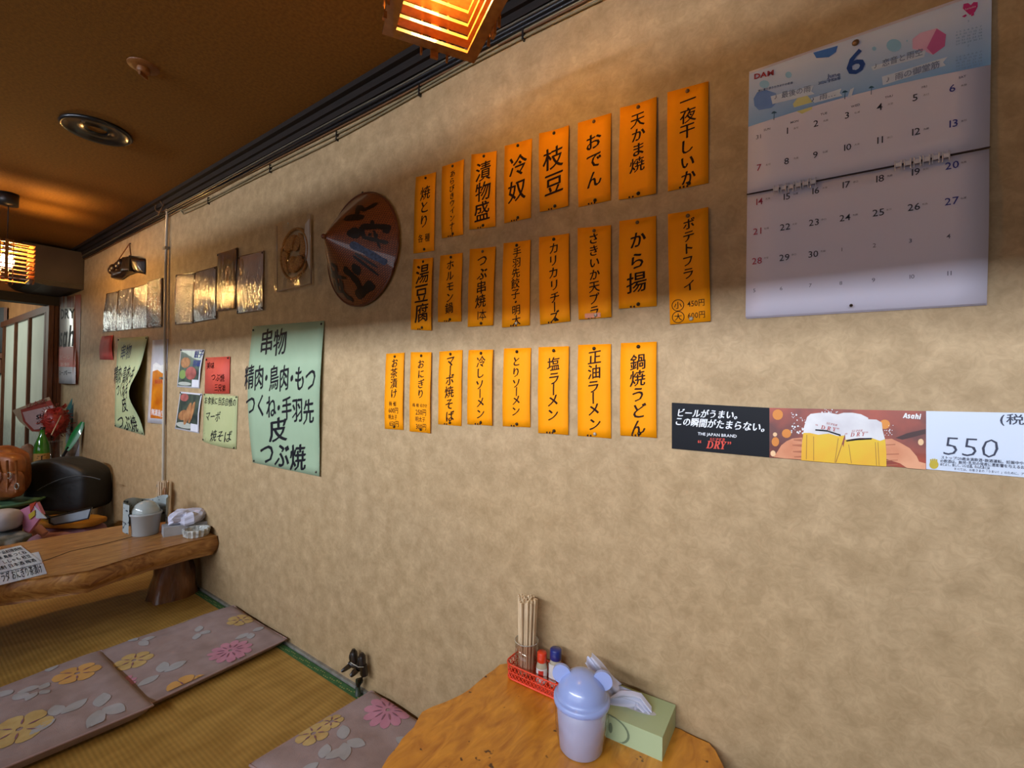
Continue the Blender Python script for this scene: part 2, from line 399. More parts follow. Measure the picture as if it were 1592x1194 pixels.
# ---------------------------------------------------------------- cables and pipe along the top of the wall
mat('cable_black', '#15161a', .35, coat=.3); mat('cable_grey', '#5d584c', .5); mat('cable_brown', '#6b4a2c', .5); mat('cable_cream', '#857a5c', .55)
def cable(label, m, r, yy, fn, x0=-6.1, x1=1.6, n=90):
    pts = [(x0+(x1-x0)*i/n, -yy, fn(x0+(x1-x0)*i/n)) for i in range(n+1)]
    return tag(obj('cable', G().tube(pts, r, 7), m), label, 'cable')
wob = lambda x, s, a=.004: a*noise.noise(Vector((x*1.7, s, 0)))
zb = H-.078
cable('thick black cable directly under the crown trim', 'cable_black', .008, .012, lambda x: zb-.010+wob(x, 1))
cable('thin grey cable between the two black cables', 'cable_grey', .0035, .02, lambda x: zb-.006+wob(x, 2.2, .006))
cable('second black cable, below the thick black one', 'cable_black', .0065, .010, lambda x: zb-.025+wob(x, 3.1))
cable('brown cable just below the black cables', 'cable_brown', .004, .006, lambda x: zb-.036+wob(x, 4.5, .007))
def low(x, k):                                   # the two loose cables leave the bundle and sag
    if x < -3.4: return zb-.035
    return zb-.048-k-.012*math.sin((x+3.4)*1.6)-.006*math.sin((x+3.4)*4.1+k*60)
cable('upper of two cream cables sagging below the bundle', 'cable_cream', .004, .006, lambda x: low(x, 0), -3.47)
cable('lowest cream cable sagging along the wall', 'cable_cream', .004, .006, lambda x: low(x, .018), -3.47)
cl = G()
for x in [-3.0, -2.3, -1.75, -1.25, -.8, -.35, .1]:
    z = low(x, .009); cl.box((x-.003, -.012, z-.02), (x+.003, 0, z+.02))
tag(obj('cable_clip', cl, 'cable_black', kind='stuff'), 'small dark staples holding the cables to the wall', 'clip')
Pt, Pb = W(264, 333), W(258, 790)
t = empty('wall_pipe', (Pb.x, -.012, .35), 'slim grey vertical conduit pipe running down the wall', 'pipe')
obj('pipe', G().tube([(Pt.x, -.014, Pt.z+.06), (Pt.x, -.014, 1.9), (Pb.x, -.014, .1)], .008, 12), mat('pipe_grey', '#b0a89b', .3, '#a39b8c', 6, coat=.5), t)
for z in (2.05, 1.2, .5): obj('pipe_bracket', G().box((Pt.x-.02, -.028, z), (Pt.x+.02, 0, z+.015)), 'steel_grey', t)
pts = []
for i in range(61):
    a = i/60*4*math.pi; pts.append((Pt.x-.1+.075*math.cos(a)+.001*i, -.03-.012*math.sin(i*.3), Pt.z+.045+.05*math.sin(a)+.0004*i))
tag(obj('cable_coil', G().tube(pts, .004, 6), 'cable_brown'), 'brown cable looped in a coil at the top of the pipe', 'cable')

# ---------------------------------------------------------------- ceiling fittings
P = HP(151, 201, H)
t = empty('ceiling_vent', (P.x, P.y, H), 'round dark metal ring set in the brown ceiling', 'vent')
prof = [(.13, 0), (.135, -.008), (.125, -.018), (.112, -.012), (.105, -.006), (.05, -.004), (.044, -.010), (.040, -.004), (.036, 0)]
obj('ring', G().lathe(P.x, P.y, [(r, H+z) for r, z in prof], 48), mat('vent_metal', '#2a2c2e', .3, '#202224', 4, metal=.5, coat=.5), t)
obj('screw', G().lathe(P.x+.05, P.y-.06, [(0, H-.012), (.006, H-.011), (.007, H-.004)], 10), 'steel_grey', t)
P = HP(223, 103, H)
t = empty('ceiling_hook', (P.x, P.y, H), 'small brown round fitting with a socket, near the ring on the ceiling', 'fitting')
mat('hook_brown', '#8a5420', .5, '#6f4218', 20)
obj('rosette', G().lathe(P.x, P.y, [(.05, H), (.049, H-.004), (.03, H-.008), (.0, H-.009)], 28), 'hook_brown', t)
obj('socket', G().lathe(P.x, P.y, [(.02, H-.006), (.022, H-.022), (.014, H-.03), (0, H-.03)], 18), 'hook_brown', t)
obj('hook_plate', G().box((P.x-.004, P.y-.018, H-.042), (P.x+.004, P.y+.018, H-.028), .6), 'hook_brown', t)

# ---------------------------------------------------------------- lanterns
mat('lantern_wood', '#a0662a', .45, '#86501c', 14, stretch=(4, 4, 20), coat=.4)
mat('lamp_black', '#17181b', .4)
BULB = 400
def lantern(c, z0, side, rot, nsl, pitch, label, bw=.024, bt=.0065, glow=1.0):
    R = Matrix.Rotation(rot, 3, 'Z'); c = Vector((c[0], c[1], 0))
    t = empty('slatted_lantern', (c.x, c.y, z0), label, 'pendant lamp', 'square slatted wooden lanterns')
    org = Vector((c.x, c.y, z0)); protos = []
    h = side/2
    for k in range(4):
        # mitred board of one side
        a = k*math.pi/2; Q = R@Matrix.Rotation(a, 3, 'Z')
        v = []
        for z in (0, bt):
            for x, y in ((-h, -h), (h, -h), (h-bw, -h+bw), (-h+bw, -h+bw)): v.append(Q@Vector((x, y, 0))+Vector((0, 0, z)))
        me = bpy.data.meshes.new('slat'); me.from_pydata(v, [], [(3, 2, 1, 0), (4, 5, 6, 7), (0, 1, 5, 4), (1, 2, 6, 5), (2, 3, 7, 6), (3, 0, 4, 7)]); me.materials.append(MATS['lantern_wood']); protos.append(me)
    for l in range(nsl):
        for k in range(4):
            o = bpy.data.objects.new('slat', protos[k]); COL.objects.link(o); o.parent = t; o.location = (0, 0, l*pitch)
    top = (nsl-1)*pitch+bt
    for k in range(4):
        Q = R@Matrix.Rotation(k*math.pi/2, 3, 'Z')
        for x, ww in ((-.028, .004), (0, .016), (.028, .004)):
            g = G(); v = []
            for z in (-.014, top+.01):
                for dx, dy in ((-ww/2, -.006), (ww/2, -.006), (ww/2, .0), (-ww/2, .0)):
                    v.append(Q@Vector((x+dx-.01, -h+dy, 0))+Vector((0, 0, z))+org)
            g.add(v, [(3, 2, 1, 0), (4, 5, 6, 7), (0, 1, 5, 4), (1, 2, 6, 5), (2, 3, 7, 6), (3, 0, 4, 7)])
            obj('upright', g, 'lantern_wood', t)
    g = G()
    for q in (0, math.pi/2):
        Q = R@Matrix.Rotation(q, 3, 'Z')
        v = [Q@Vector((x, y, 0))+Vector((0, 0, z))+org for z in (top, top+.008) for x, y in ((-h, -.012), (h, -.012), (h, .012), (-h, .012))]
        g.add(v, [(3, 2, 1, 0), (4, 5, 6, 7), (0, 1, 5, 4), (1, 2, 6, 5), (2, 3, 7, 6), (3, 0, 4, 7)])
    obj('cross_bar', g, 'lantern_wood', t)
    zc = z0+top
    obj('lamp_socket', G().lathe(c.x, c.y, [(0, zc+.03), (.02, zc+.028), (.022, zc-.045), (.015, zc-.05), (0, zc-.05)], 18), 'lamp_black', t)
    zb_ = z0+top*.5
    obj('bulb', G().ellipsoid((c.x, c.y, zb_), .034, .034, .045, n=20, m=12), mat('bulb_glow%d' % int(glow*100), '#ffd9a0', .5, emit=WARM, estr=BULB*glow), t)
    obj('cord', G().tube([(c.x, c.y, zc+.02), (c.x, c.y, H-.06)], .003, 8), 'lamp_black', t)
    obj('ceiling_cup', G().lathe(c.x, c.y, [(0, H), (.048, H), (.046, H-.075), (.0, H-.078)], 26), 'lamp_black', t)
    return t
k = 1.1; zb1 = 1.19+.65*k
A, B, C = HP(594, 53, zb1), HP(737, 99, zb1), HP(801, 2, zb1)
side1 = max((A-B).length, .19); dAB = (A-B).normalized(); dBC = Vector((-dAB.y, dAB.x, 0))
if dBC.dot(C-B) < 0: dBC = -dBC
cen = B+dAB*side1/2+dBC*side1/2
lantern(cen, zb1, side1, math.atan2(dAB.y, dAB.x), 7, .0285, 'slatted wooden lantern hanging close overhead, its bottom edge in view at the top', glow=.45)
lantern((-4.42, -.62), 1.83, .235, math.radians(35.4+52), 9, .0275, 'slatted wooden lantern glowing near the far corner by the dark box', glow=1.3)

# ---------------------------------------------------------------- orange menu strips
ROWS = [
 # text, v0, v1, size, extras, quad, pins, ordinal words
 ('焼とり', .24, .60, .60, [('各 種', .5, .82, .30)], (648, 276, 679, 268, 676, 390, 644, 394.6), 'top row, first from left'),
 ('あらびきウインナー', .15, .93, .40, [], (688.5, 259.6, 722.6, 248, 721, 365, 688, 371), 'top row, second from left'),
 ('漬物盛', .25, .78, .62, [], (734.5, 241, 773.4, 235.5, 771.6, 352.6, 731, 357.6), 'top row, third from left'),
 ('冷奴', .30, .62, .56, [], (785.3, 227.5, 828, 215.7, 826, 339, 784.7, 347.6), 'top row, fourth from left'),
 ('枝豆', .36, .68, .58, [], (839.8, 208.7, 886, 196, 885, 321, 840.9, 330.3), 'top row, fifth from left'),
 ('おでん', .28, .72, .50, [], (899, 191.6, 950.9, 176.2, 950, 311.8, 900, 322.5), 'top row, sixth from left'),
 ('天かま焼', .18, .66, .46, [], (965.4, 169.4, 1022, 152, 1021, 302, 963, 311.8), 'top row, second from right'),
 ('一夜干しいか', .14, .90, .44, [], (1038, 144.2, 1101.9, 127, 1101.9, 285, 1038.9, 298), 'top row, rightmost'),
 ('湯豆腐', .22, .76, .58, [], (644.7, 403.4, 674.9, 400.9, 672.4, 514, 640.7, 512.7), 'middle row, first from left'),
 ('ホルモン鍋', .16, .80, .50, [], (685.4, 397.8, 720, 393.3, 718, 500, 681.7, 500.9), 'middle row, second from left'),
 ('つぶ串焼', .16, .68, .48, [('1本', .52, .86, .36)], (732, 387.8, 772, 383.8, 767.8, 505.9, 728.6, 508.4), 'middle row, third from left'),
 ('手羽先餃子・明太', .13, .93, .42, [], (784, 378.7, 826, 373.2, 824.4, 505.9, 781.4, 509.4), 'middle row, fourth from left'),
 ('カリカリチーズ', .15, .93, .38, [], (839.4, 369.4, 885.7, 363.4, 887.4, 499.7, 840.9, 504.8), 'middle row, fifth from left'),
 ('さきいか天プラ', .13, .92, .40, [], (899.2, 355.3, 950.9, 350.6, 951.5, 493.3, 900.7, 497.3), 'middle row, sixth from left'),
 ('から揚', .24, .72, .46, [], (963.7, 344.2, 1020.7, 336, 1021.4, 476.2, 962.6, 480.2), 'middle row, second from right'),
 ('ポテトフライ', .12, .67, .36, [('450円', .66, .83, .20), ('600円', .66, .935, .20)], (1039.5, 333.9, 1101.9, 322.8, 1105.7, 499.7, 1042.7, 504.8), 'middle row, rightmost, the longest'),
 ('お茶漬け', .13, .53, .40, [('梅・鮭', .46, .665, .19), ('600円', .50, .75, .24), ('明太子', .46, .84, .19), ('650円', .52, .925, .24)], (601.3, 550, 629.5, 548.3, 627.7, 668.5, 599, 666.5), 'bottom row, leftmost'),
 ('おにぎり', .15, .52, .40, [('梅・鮭・おかか', .5, .665, .14), ('250円', .54, .75, .24), ('明太子', .5, .84, .19), ('300円', .54, .93, .24)], (640.5, 547.6, 672.5, 547.6, 670.7, 673.5, 638.5, 670.5), 'bottom row, second from left'),
 ('マーボ焼そば', .14, .88, .46, [], (683.8, 546.7, 719.7, 544, 717.8, 662.5, 681.7, 659.5), 'bottom row, third from left'),
 ('冷しソーメン', .16, .85, .44, [], (730.5, 544.4, 768.4, 543.7, 767.1, 661.7, 728.4, 659.5), 'bottom row, fourth from left'),
 ('とりソーメン', .17, .80, .42, [], (784.2, 541.9, 826.2, 540.8, 825.2, 664.4, 782.2, 662.5), 'bottom row, fifth from left'),
 ('塩ラーメン', .20, .78, .46, [], (838.8, 539.9, 885.9, 538.4, 884.8, 676, 838.1, 673), 'bottom row, third from right'),
 ('正油ラーメン', .14, .86, .42, [], (899.6, 536.3, 950.7, 534.8, 950.7, 681.6, 898.9, 677.3), 'bottom row, second from right'),
 ('鍋焼うどん', .21, .90, .48, [], (966.3, 533.6, 1021.8, 531.3, 1021.8, 680.6, 965.5, 676.8), 'bottom row, rightmost'),
]
for i, (tx, v0, v1, sz, ex, q, lab) in enumerate(ROWS):
    ph = i*1.7
    sh = Sheet([(q[0], q[1]), (q[2], q[3]), (q[4], q[5]), (q[6], q[7])], .0015,
               lambda u, v, ph=ph: .003*math.sin(math.pi*v)*(1+.5*math.sin(ph))+.0012*math.sin(ph+v*7)*math.sin(math.pi*v)+.004*(u-.5)**2*4*(.5+.5*math.sin(ph*2)))
    t = empty('menu_strip', sh.P(.5, 1), 'orange paper menu strip brushed %s, %s' % (tx, lab), 'menu strip', 'orange paper menu strips on the wall')
    obj('paper', sh.geo(4, 10), 'orange_paper', t)
    g = G(); n = len(tx)
    wgt = [.55 if c in 'ー・' else 1.0 for c in tx]; cum = []; a = 0
    for wg in wgt: cum.append(a+wg/2); a += wg
    lo, hi = cum[0], cum[-1]
    for c, cc in zip(tx, cum):
        v = v0+(v1-v0)*(cc-lo)/(hi-lo); big = 1.0 if ord(c) > 0x3400 else .82
        size = min(sz*sh.w*big*1.22, (v1-v0)*sh.h/max(1, hi-lo)*(1.04 if big == 1 else .98)/max(.5, 1))
        sh.char(g, c, .5+.02*math.sin(ph+v*9), v, size, bold=.014 if big == 1 else .022, vert=c == 'ー', rise=0 if c == 'ー' else .13)
    for (s2, u, v, s) in ex: sh.word(g, s2, u, v, s*sh.w, sx=.85, bold=.008)
    obj('lettering', g, 'ink', t)
    if tx == 'ポテトフライ':
        g = G()
        for c, v in (('小', .835), ('大', .94)):
            sh.char(g, c, .21, v, .2*sh.w, bold=.01, br=False, rise=0)
            r = .155*sh.w
            for a in range(20):
                a0, a1 = 2*math.pi*a/20, 2*math.pi*(a+1)/20
                g.add([sh.P(.21+rr*math.cos(aa)/sh.w, v+rr*math.sin(aa)/sh.h, .0012) for rr, aa in ((r, a0), (r, a1), (r*.88, a1), (r*.88, a0))], [(0, 1, 2, 3)])
        obj('circled_size_mark', g, 'ink', t)
    if tx == 'さきいか天プラ':
        obj('tape', G().add([sh.P(.2, .94, .0016), sh.P(.68, .94, .0016), sh.P(.68, .99, .0016), sh.P(.2, .99, .0016)], [(3, 2, 1, 0)]), mat('tape', '#c96a1c', .3, coat=.5), t)
    if not ex:                                   # cut-off price figures at the foot
        g = G()
        for kx in range(2+i % 2):
            u = .26+kx*.09+.02*(i % 3); g.add([sh.P(u, .982, .0013), sh.P(u+.05, .975, .0013), sh.P(u+.055, .998, .0013), sh.P(u+.01, .998, .0013)], [(3, 2, 1, 0)])
        obj('cut_off_figures', g, 'ink', t)
    pin(t, sh.P(.5, .045, .0008), 'pin_mid' if i in (5, 6, 7, 13, 14, 15, 10) else 'pin_dark', .0048)
    pin(t, sh.P(.53, .965, .0008), 'pin_light' if i in (13, 15, 22, 11) else 'pin_dark', .0048)

# ---------------------------------------------------------------- green brush posters
def q4(x): return [(x[i], x[i+1]) for i in (0, 2, 4, 6)]
sh = Sheet(q4((394, 507.4, 505.4, 498.7, 499.5, 740.4, 394, 719)), .003, lambda u, v: .015*math.sin(math.pi*v)*(.3+u*.6)+.02*(1-u)**3*math.sin(math.pi*v)+.03*max(0, v-.82)*u)
t = empty('poster', sh.P(.5, 1), 'large pale green poster brushed with kushi skewer menu, right of the red and olive notes', 'poster')
obj('paper', sh.geo(12, 18), 'green_paper', t)
def plet(sh, px, py):
    # inverse of the sheet mapping, by a few Newton-like steps on the wall plane
    target = W(px, py); u = v = .5
    for _ in range(12):
        p = sh.P(u, v); u += (target.x-p.x)/sh.w; v -= (target.z-p.z)/sh.h
    return u, v
def pword(g, sh, s, x0, y0, x1, y1, hpx, bold=.014, br=True, rise=.12):
    tot = sum(adv(c) for c in s); x = 0
    h = hpx*depth(W((x0+x1)/2, (y0+y1)/2))/F
    u0, v0 = plet(sh, x0, y0); u1, v1 = plet(sh, x1, y1)
    L = math.hypot((u1-u0)*sh.w, (v1-v0)*sh.h); sc = L/tot
    for i, c in enumerate(s):
        a = adv(c)
        if c != ' ':
            vs, fs = glyph(c, bold); out = []
            for p, q in vs:
                if br: p, q = brush(p, q, i*3.7)
                ox = .25 if c == '・' else 0
                f = (x+p-ox)/tot
                out.append(sh.P(u0+(u1-u0)*f, v0+(v1-v0)*f-((q-.37)+rise*(p-.5))*h/sh.h, .0015))
            g.add(out, fs)
        x += a
g = G(); pword(g, sh, '串物', 408, 532, 449, 532, 44, .016)
pword(g, sh, '精肉・鳥肉・もつ', 389, 587, 497, 589, 42, .02)
pword(g, sh, 'つくね・手羽先', 391, 628, 494, 641, 39, .02)
pword(g, sh, '皮', 422, 668, 451, 668, 40, .022); pword(g, sh, 'つぶ焼', 407, 703, 479, 713, 42, .022)
obj('lettering', g, 'ink_black', t)
for u, v in ((.02, .03), (.97, .02), (.03, .985), (.96, .975)): pin(t, sh.P(u, v), 'pin_dark', .005)
sh = Sheet(q4((184.7, 525.8, 230.8, 522.8, 225.3, 676.6, 179.2, 663)), .003, lambda u, v: .03*math.sin(math.pi*v)*(.2+u)+.06*u*u*math.exp(-((v-.58)/.2)**2))
t = empty('poster', sh.P(.5, 1), 'pale green brush poster with bulging right edge, left of the pipe', 'poster')
obj('paper', sh.geo(10, 18), 'pale_green_paper', t)
g = G(); pword(g, sh, '精肉・鳥肉・も', 180, 583, 223, 583, 30, .016); pword(g, sh, 'つくね・手', 184, 606, 216, 608, 24, .016)
pword(g, sh, '皮', 194, 629, 207, 629, 25, .016); pword(g, sh, 'つぶ焼', 184, 655, 218, 660, 27, .016)
obj('lettering', g, 'ink_black', t)
g = G(); pword(g, sh, '串物', 190, 548, 208, 546, 25, .012); obj('faded_lettering', g, 'ink_grey', t, label='faded grey brush lettering')
for u, v in ((.02, .02), (.97, .02), (.03, .985), (.96, .985)): pin(t, sh.P(u, v), 'pin_dark', .006)
sh = Sheet(q4((317.8, 611.8, 370.5, 615.8, 368, 698.4, 316, 685.8)), .0025, lambda u, v: .02*v*v*math.sin(math.pi*u))
t = empty('poster', sh.P(.5, 1), 'olive green note brushed with noodle special, under the red note', 'poster')
obj('paper', sh.geo(8, 8), 'olive_paper', t)
g = G(); pword(g, sh, 'お食後に当店自慢の', 319, 622, 368.5, 626, 13, .008); pword(g, sh, 'マーボ', 321, 647, 345, 648, 17, .006); pword(g, sh, '焼そば', 332, 677, 363, 679, 19, .006)
obj('lettering', g, 'ink_black', t)
for u, v in ((.03, .02), (.97, .02), (.03, .96), (.96, .98)): pin(t, sh.P(u, v), 'pin_dark', .005)
sh = Sheet(q4((321, 556, 359, 554.3, 358, 612, 319.5, 611.8)), .0045)
t = empty('note', sh.P(.5, 1), 'red note brushed with three lines, above the olive green note', 'note')
obj('paper', sh.geo(2, 2), 'red_paper', t)
g = G(); pword(g, sh, '美味', 323, 568.6, 335, 568.6, 11, .006); pword(g, sh, 'つぶ焼', 330, 586, 351, 588, 13, .006); pword(g, sh, '三兄弟', 335, 602, 352.5, 604, 12, .006)
obj('lettering', g, 'ink_black', t)
for u, v in ((.05, .06), (.94, .04)): pin(t, sh.P(u, v), 'pin_dark', .006)
sh = Sheet(q4((159, 522.8, 177, 521.3, 177, 559.6, 156, 559)), .002, lambda u, v: .01*math.sin(math.pi*v))
t = empty('note', sh.P(.5, 1), 'small blank red note beside the bulging green poster', 'note')
obj('paper', sh.geo(3, 5), mat('red_dull', '#c0504a', .7), t)

# ---------------------------------------------------------------- tall beer poster
mat('beer_amber', '#e08a10', .35, '#b85a08', 10, coat=.4); mat('foam_white', '#e9e7e2', .5, '#d9d5cc', 12); mat('beer_gold', '#e6c020', .35, '#c98f10', 8, coat=.4)
sh = Sheet(q4((238, 529, 262, 527, 258, 660, 235.3, 657)), .002, lambda u, v: .02*(1-u)**3*v)
t = empty('poster', sh.P(.5, 1), 'tall narrow poster of foaming amber beer beside the pipe', 'poster')
obj('paper', sh.geo(6, 10), mat('poster_grey', '#c9c7cc', .5), t)
def patch(sh, g, pts, off=.001):
    if len(pts) == 4 and pts[0][1] == pts[1][1] and pts[2][1] == pts[3][1] and pts[0][0] == pts[3][0]:
        (a, b), (c, d) = pts[0], pts[2]; g.grid(lambda u, v: sh.P(a+(c-a)*u, d+(b-d)*v, off), 4, 4); return
    g.add([sh.P(u, v, off) for u, v in pts], [tuple(range(len(pts)))[::-1]])
g = G()
for j in range(10):
    v0, v1 = .36+j*.058, .36+(j+1)*.058; patch(sh, g, [(.12, v0), (.99, v0), (.99, v1), (.12, v1)])
obj('beer_print', g, 'beer_amber', t)
g = G(); patch(sh, g, [(.12, .30), (.3, .27), (.6, .31), (.99, .28), (.99, .37), (.7, .40), (.4, .36), (.12, .38)], .0014); obj('foam_print', g, 'foam_white', t)
g = G(); pword(g, sh, '無濾過(生)', 239, 640, 257, 644, 11, .02, False, 0)
obj('lettering', g, 'white_paper', t)
g = G(); pword(g, sh, 'BEER', 243, 593, 254, 593, 8, .01, False, 0); obj('red_lettering', g, 'print_red', t, label='small red lettering')

# ---------------------------------------------------------------- two food photographs
for (q, lab, kind) in (((281.8, 542.6, 319, 543.5, 311, 604, 275.9, 601.6), 'laminated food photo headed with dark characters, left of the red note', 0),
                       ((281, 608.8, 315.3, 612, 310.2, 673.8, 272.6, 666.6), 'laminated photo of fried skewers with a white frame, lower of two', 1)):
    sh = Sheet(q4(q), .0025, lambda u, v: .008*u*math.sin(math.pi*v))
    t = empty('food_photo', sh.P(.5, 1), lab, 'photo')
    obj('card', sh.geo(4, 4), 'white_paper', t)
    g = G(); patch(sh, g, [(.04, .04), (.95, .04), (.95, .96), (.04, .96)], .0011); obj('photo_print', g, mat('photo_green%d' % kind, '#5f7260' if not kind else '#55604e', .35, '#2f3a38', 16, coat=.3), t)
    def blobp(cu, cv, ru, rv, m, nm, rot=0, off=.0016):
        g = G(); patch(sh, g, [(cu+ru*math.cos(a)*math.cos(rot)-rv*math.sin(a)*math.sin(rot), cv+ru*math.cos(a)*math.sin(rot)+rv*math.sin(a)*math.cos(rot)) for a in [2*math.pi*i/16 for i in range(16)]], off); obj(nm, g, m, t)
    fry = mat('fry_print', '#c08a58', .5, '#8f5a34', 22); pk = mat('pink_print', '#b5625a', .5, '#8a463f', 20); pw = mat('plate_print', '#b9bdb2', .5)
    if kind == 0:
        blobp(.3, .35, .22, .14, fry, 'food_print'); blobp(.22, .66, .16, .12, mat('leaf_print', '#7f9a50', .5), 'leaf_print'); blobp(.6, .62, .25, .17, pk, 'meat_print', off=.0019)
        blobp(.35, .9, .3, .05, pw, 'plate_print')
        g = G(); pword(g, sh, '餃子', 304, 551, 318, 551, 13, .03, False, 0); pword(g, sh, '羽根', 302, 565, 315, 565, 11, .03, False, 0); obj('lettering', g, 'print_blue', t)
    else:
        blobp(.3, .6, .22, .13, fry, 'skewer_print', -.3); blobp(.5, .55, .1, .32, fry, 'skewer_print', .35, .0019); blobp(.68, .5, .08, .3, fry, 'skewer_print', .3, .0022)
        blobp(.4, .86, .36, .08, pw, 'plate_print'); blobp(.25, .14, .2, .1, pk, 'pink_print')
    g = G(); patch(sh, g, [(.68, .78), (.98, .78), (.98, .97), (.68, .97)], .0024); obj('price_label', g, 'white_paper', t)
    for u, v in ((.03, .03), (.97, .03)): pin(t, sh.P(u, v), 'pin_dark', .005)

# ---------------------------------------------------------------- sheets in plastic sleeves
film_mat('sleeve_film', .7, .10, bump=1.0, bscale=(75, 75, 14), bdist=.009)
film_mat('sleeve_film_diag', .8, .08, bump=1.0, bscale=(70, 40, 90), bdist=.009)
def sleeve(q, label, m='white_paper', fm='sleeve_film', pins=((.04, .03), (.96, .03), (.04, .97), (.96, .97)), bend=None, pm=None):
    sh = Sheet(q4(q), .0015, bend or (lambda u, v: .004*math.sin(math.pi*v)))
    t = empty('sleeved_sheet', sh.P(.5, 1), label, 'sheet', 'sheets in clear plastic sleeves')
    obj('paper', sh.geo(3, 5), m, t)
    sd = len(label)*3.7+q[0]
    def cr(u, v):
        p = sh.P(.005+.99*u, 1-v, .004); a = noise.noise(Vector((p.x*38+sd, p.z*(9 if 'diag' not in fm else 38), sd))); b = noise.noise(Vector((p.x*14+sd, p.z*14, sd+9)))
        p.y -= .0016*a+.0035*b+.0016; return p
    obj('clear_sleeve', G().grid(cr, 22, 30), fm, t)
    g = G()
    for a, b in (((0, 0), (1, 0)), ((1, 0), (1, 1)), ((1, 1), (0, 1)), ((0, 1), (0, 0))): g.tube([sh.P(*a, .003), sh.P((a[0]+b[0])/2, (a[1]+b[1])/2, .003), sh.P(*b, .003)], .0022, 5)
    obj('sleeve_edge', g, mat('sleeve_edge', '#6e5138', .3, coat=.6), t)
    for u, v in pins: pin(t, sh.P(u, v, .003), pm or 'pin_dark', .005)
    return t, sh
mat('paper_bluish', '#d4daea', .6); mat('paper_warm', '#ddd2c6', .6)
sleeve((167, 457, 184.7, 453, 182, 514, 161.5, 516), 'white sleeved sheet, leftmost of the row of four', 'paper_bluish')
sleeve((185.6, 452, 208, 447.4, 206.7, 511.4, 182.5, 514.4), 'white sleeved sheet, second in the row of four left of the pipe', 'paper_bluish')
sleeve((208.8, 448, 230.5, 441.4, 229.9, 509.2, 207.3, 511.3), 'white sleeved sheet, third in the row of four, beside the brown one', 'paper_bluish')
t, sh = sleeve((231.4, 438.4, 254, 432.4, 252.5, 507.7, 230.8, 509.8), 'brown sleeved sheet with arched top and dark brush writing, next to the pipe', mat('brown_board', '#8a5a38', .5, '#5f3a22', 20), fm='sleeve_film_diag')
g = G()
for k, c in enumerate('いらっしゃい'): sh.char(g, c, .5, .16+k*.14, .5*sh.w, bold=.02, off=.0014)
obj('lettering', g, 'ink_black', t)
sleeve((275, 428, 303.7, 424.3, 301.5, 502.4, 273.9, 504.6), 'crinkled sleeved sheet just right of the pipe', 'paper_warm', 'sleeve_film_diag')
sleeve((305, 424, 337.6, 414.5, 338, 495, 303, 501), 'sleeved sheet between the crinkled one and the portrait', 'paper_warm')
# portrait
sh = Sheet(q4((341.4, 395, 371.9, 385, 368.8, 480, 340, 484)), .003, lambda u, v: .02*(u-.5)**2)
t = empty('portrait_photo', sh.P(.5, 1), 'dark portrait photo of a black-haired person in a white kimono', 'photo')
obj('photo_paper', sh.geo(4, 5), mat('portrait_dark', '#2a1e1c', .4, '#1c1413', 6), t)
mat('skin_print', '#b87a4e', .5); mat('hair_print', '#0d0a0b', .5); mat('robe_print', '#b8a894', .5, '#8d7d6c', 12)
def ell(cu, cv, ru, rv, n=18): return [(cu+ru*math.cos(2*math.pi*i/n), cv+rv*math.sin(2*math.pi*i/n)) for i in range(n)]
g = G(); patch(sh, g, [(.42, .5), (.62, .5), (.82, .6), (.9, .75), (.86, .97), (.2, .97), (.22, .72), (.3, .6)], .0012); obj('robe_print', g, 'robe_print', t)
g = G(); patch(sh, g, ell(.47, .27, .22, .13)+[], .0015); patch(sh, g, [(.3, .27), (.36, .5), (.3, .85), (.2, .8), (.22, .5)], .0015); obj('hair_print', g, 'hair_print', t)
g = G(); patch(sh, g, ell(.5, .36, .14, .1), .0018); patch(sh, g, [(.45, .43), (.58, .43), (.56, .53), (.5, .56), (.46, .52)], .0018); obj('face_print', g, 'skin_print', t)
g = G(); patch(sh, g, ell(.45, .345, .025, .006, 8), .0021); patch(sh, g, ell(.56, .345, .025, .006, 8), .0021); patch(sh, g, ell(.52, .405, .025, .006, 8), .0021); patch(sh, g, [(.505, .35), (.53, .38), (.505, .382)], .0021); obj('features_print', g, 'ink', t)
g = G().grid(lambda u, v: sh.P(u, 1-v, .0045), 6, 8); obj('clear_sleeve', g, 'sleeve_film', t)
for u, v in ((.03, .03), (.96, .03)): pin(t, sh.P(u, v, .003), 'pin_dark', .006)
t, sh = sleeve((372, 399.4, 411.5, 390.4, 410.8, 481.6, 370, 487.6), 'sleeved grey sheet with a brown oval seal, right of the portrait', mat('paper_lilac', '#c3b8b2', .6))
g = G(); patch(sh, g, ell(.13, .2, .1, .16), .0012); obj('oval_print', g, mat('oval_brown', '#6a3a26', .5), t)
# sleeved straw comma-crest ornament
sh = Sheet(q4((434.3, 352.4, 486.5, 334.3, 487.7, 441.6, 435, 454)), .002)
t = empty('straw_ornament', sh.P(.5, 1), 'clear plastic bag holding a round woven straw comma crest', 'ornament')
cc = sh.P(.52, .5); R0 = min(sh.w, sh.h)*.40
straw = mat('straw', '#b07c3c', .7, '#7a4e20', 160, bump=1, bscale=240, bdist=.003)
g = G()
for a0 in (math.radians(75), math.radians(255)):
    pts = []; rr = []
    for i in range(16):
        f = i/15; a = a0+f*math.pi*.95; r = R0*(.42+.40*f); pts.append((cc.x+r*math.cos(a), -.014, cc.z+r*math.sin(a)*1.0)); rr.append(R0*.30*(1-f)**.6+.004)
    g.tube(pts, rr, 10)
    g.ellipsoid((cc.x+R0*.42*math.cos(a0), -.014, cc.z+R0*.42*math.sin(a0)), R0*.33, .013, R0*.33, n=16, m=10)
for p in g.v: p.y = -.014+(p.y+.014)*.35
obj('comma', g, straw, t)
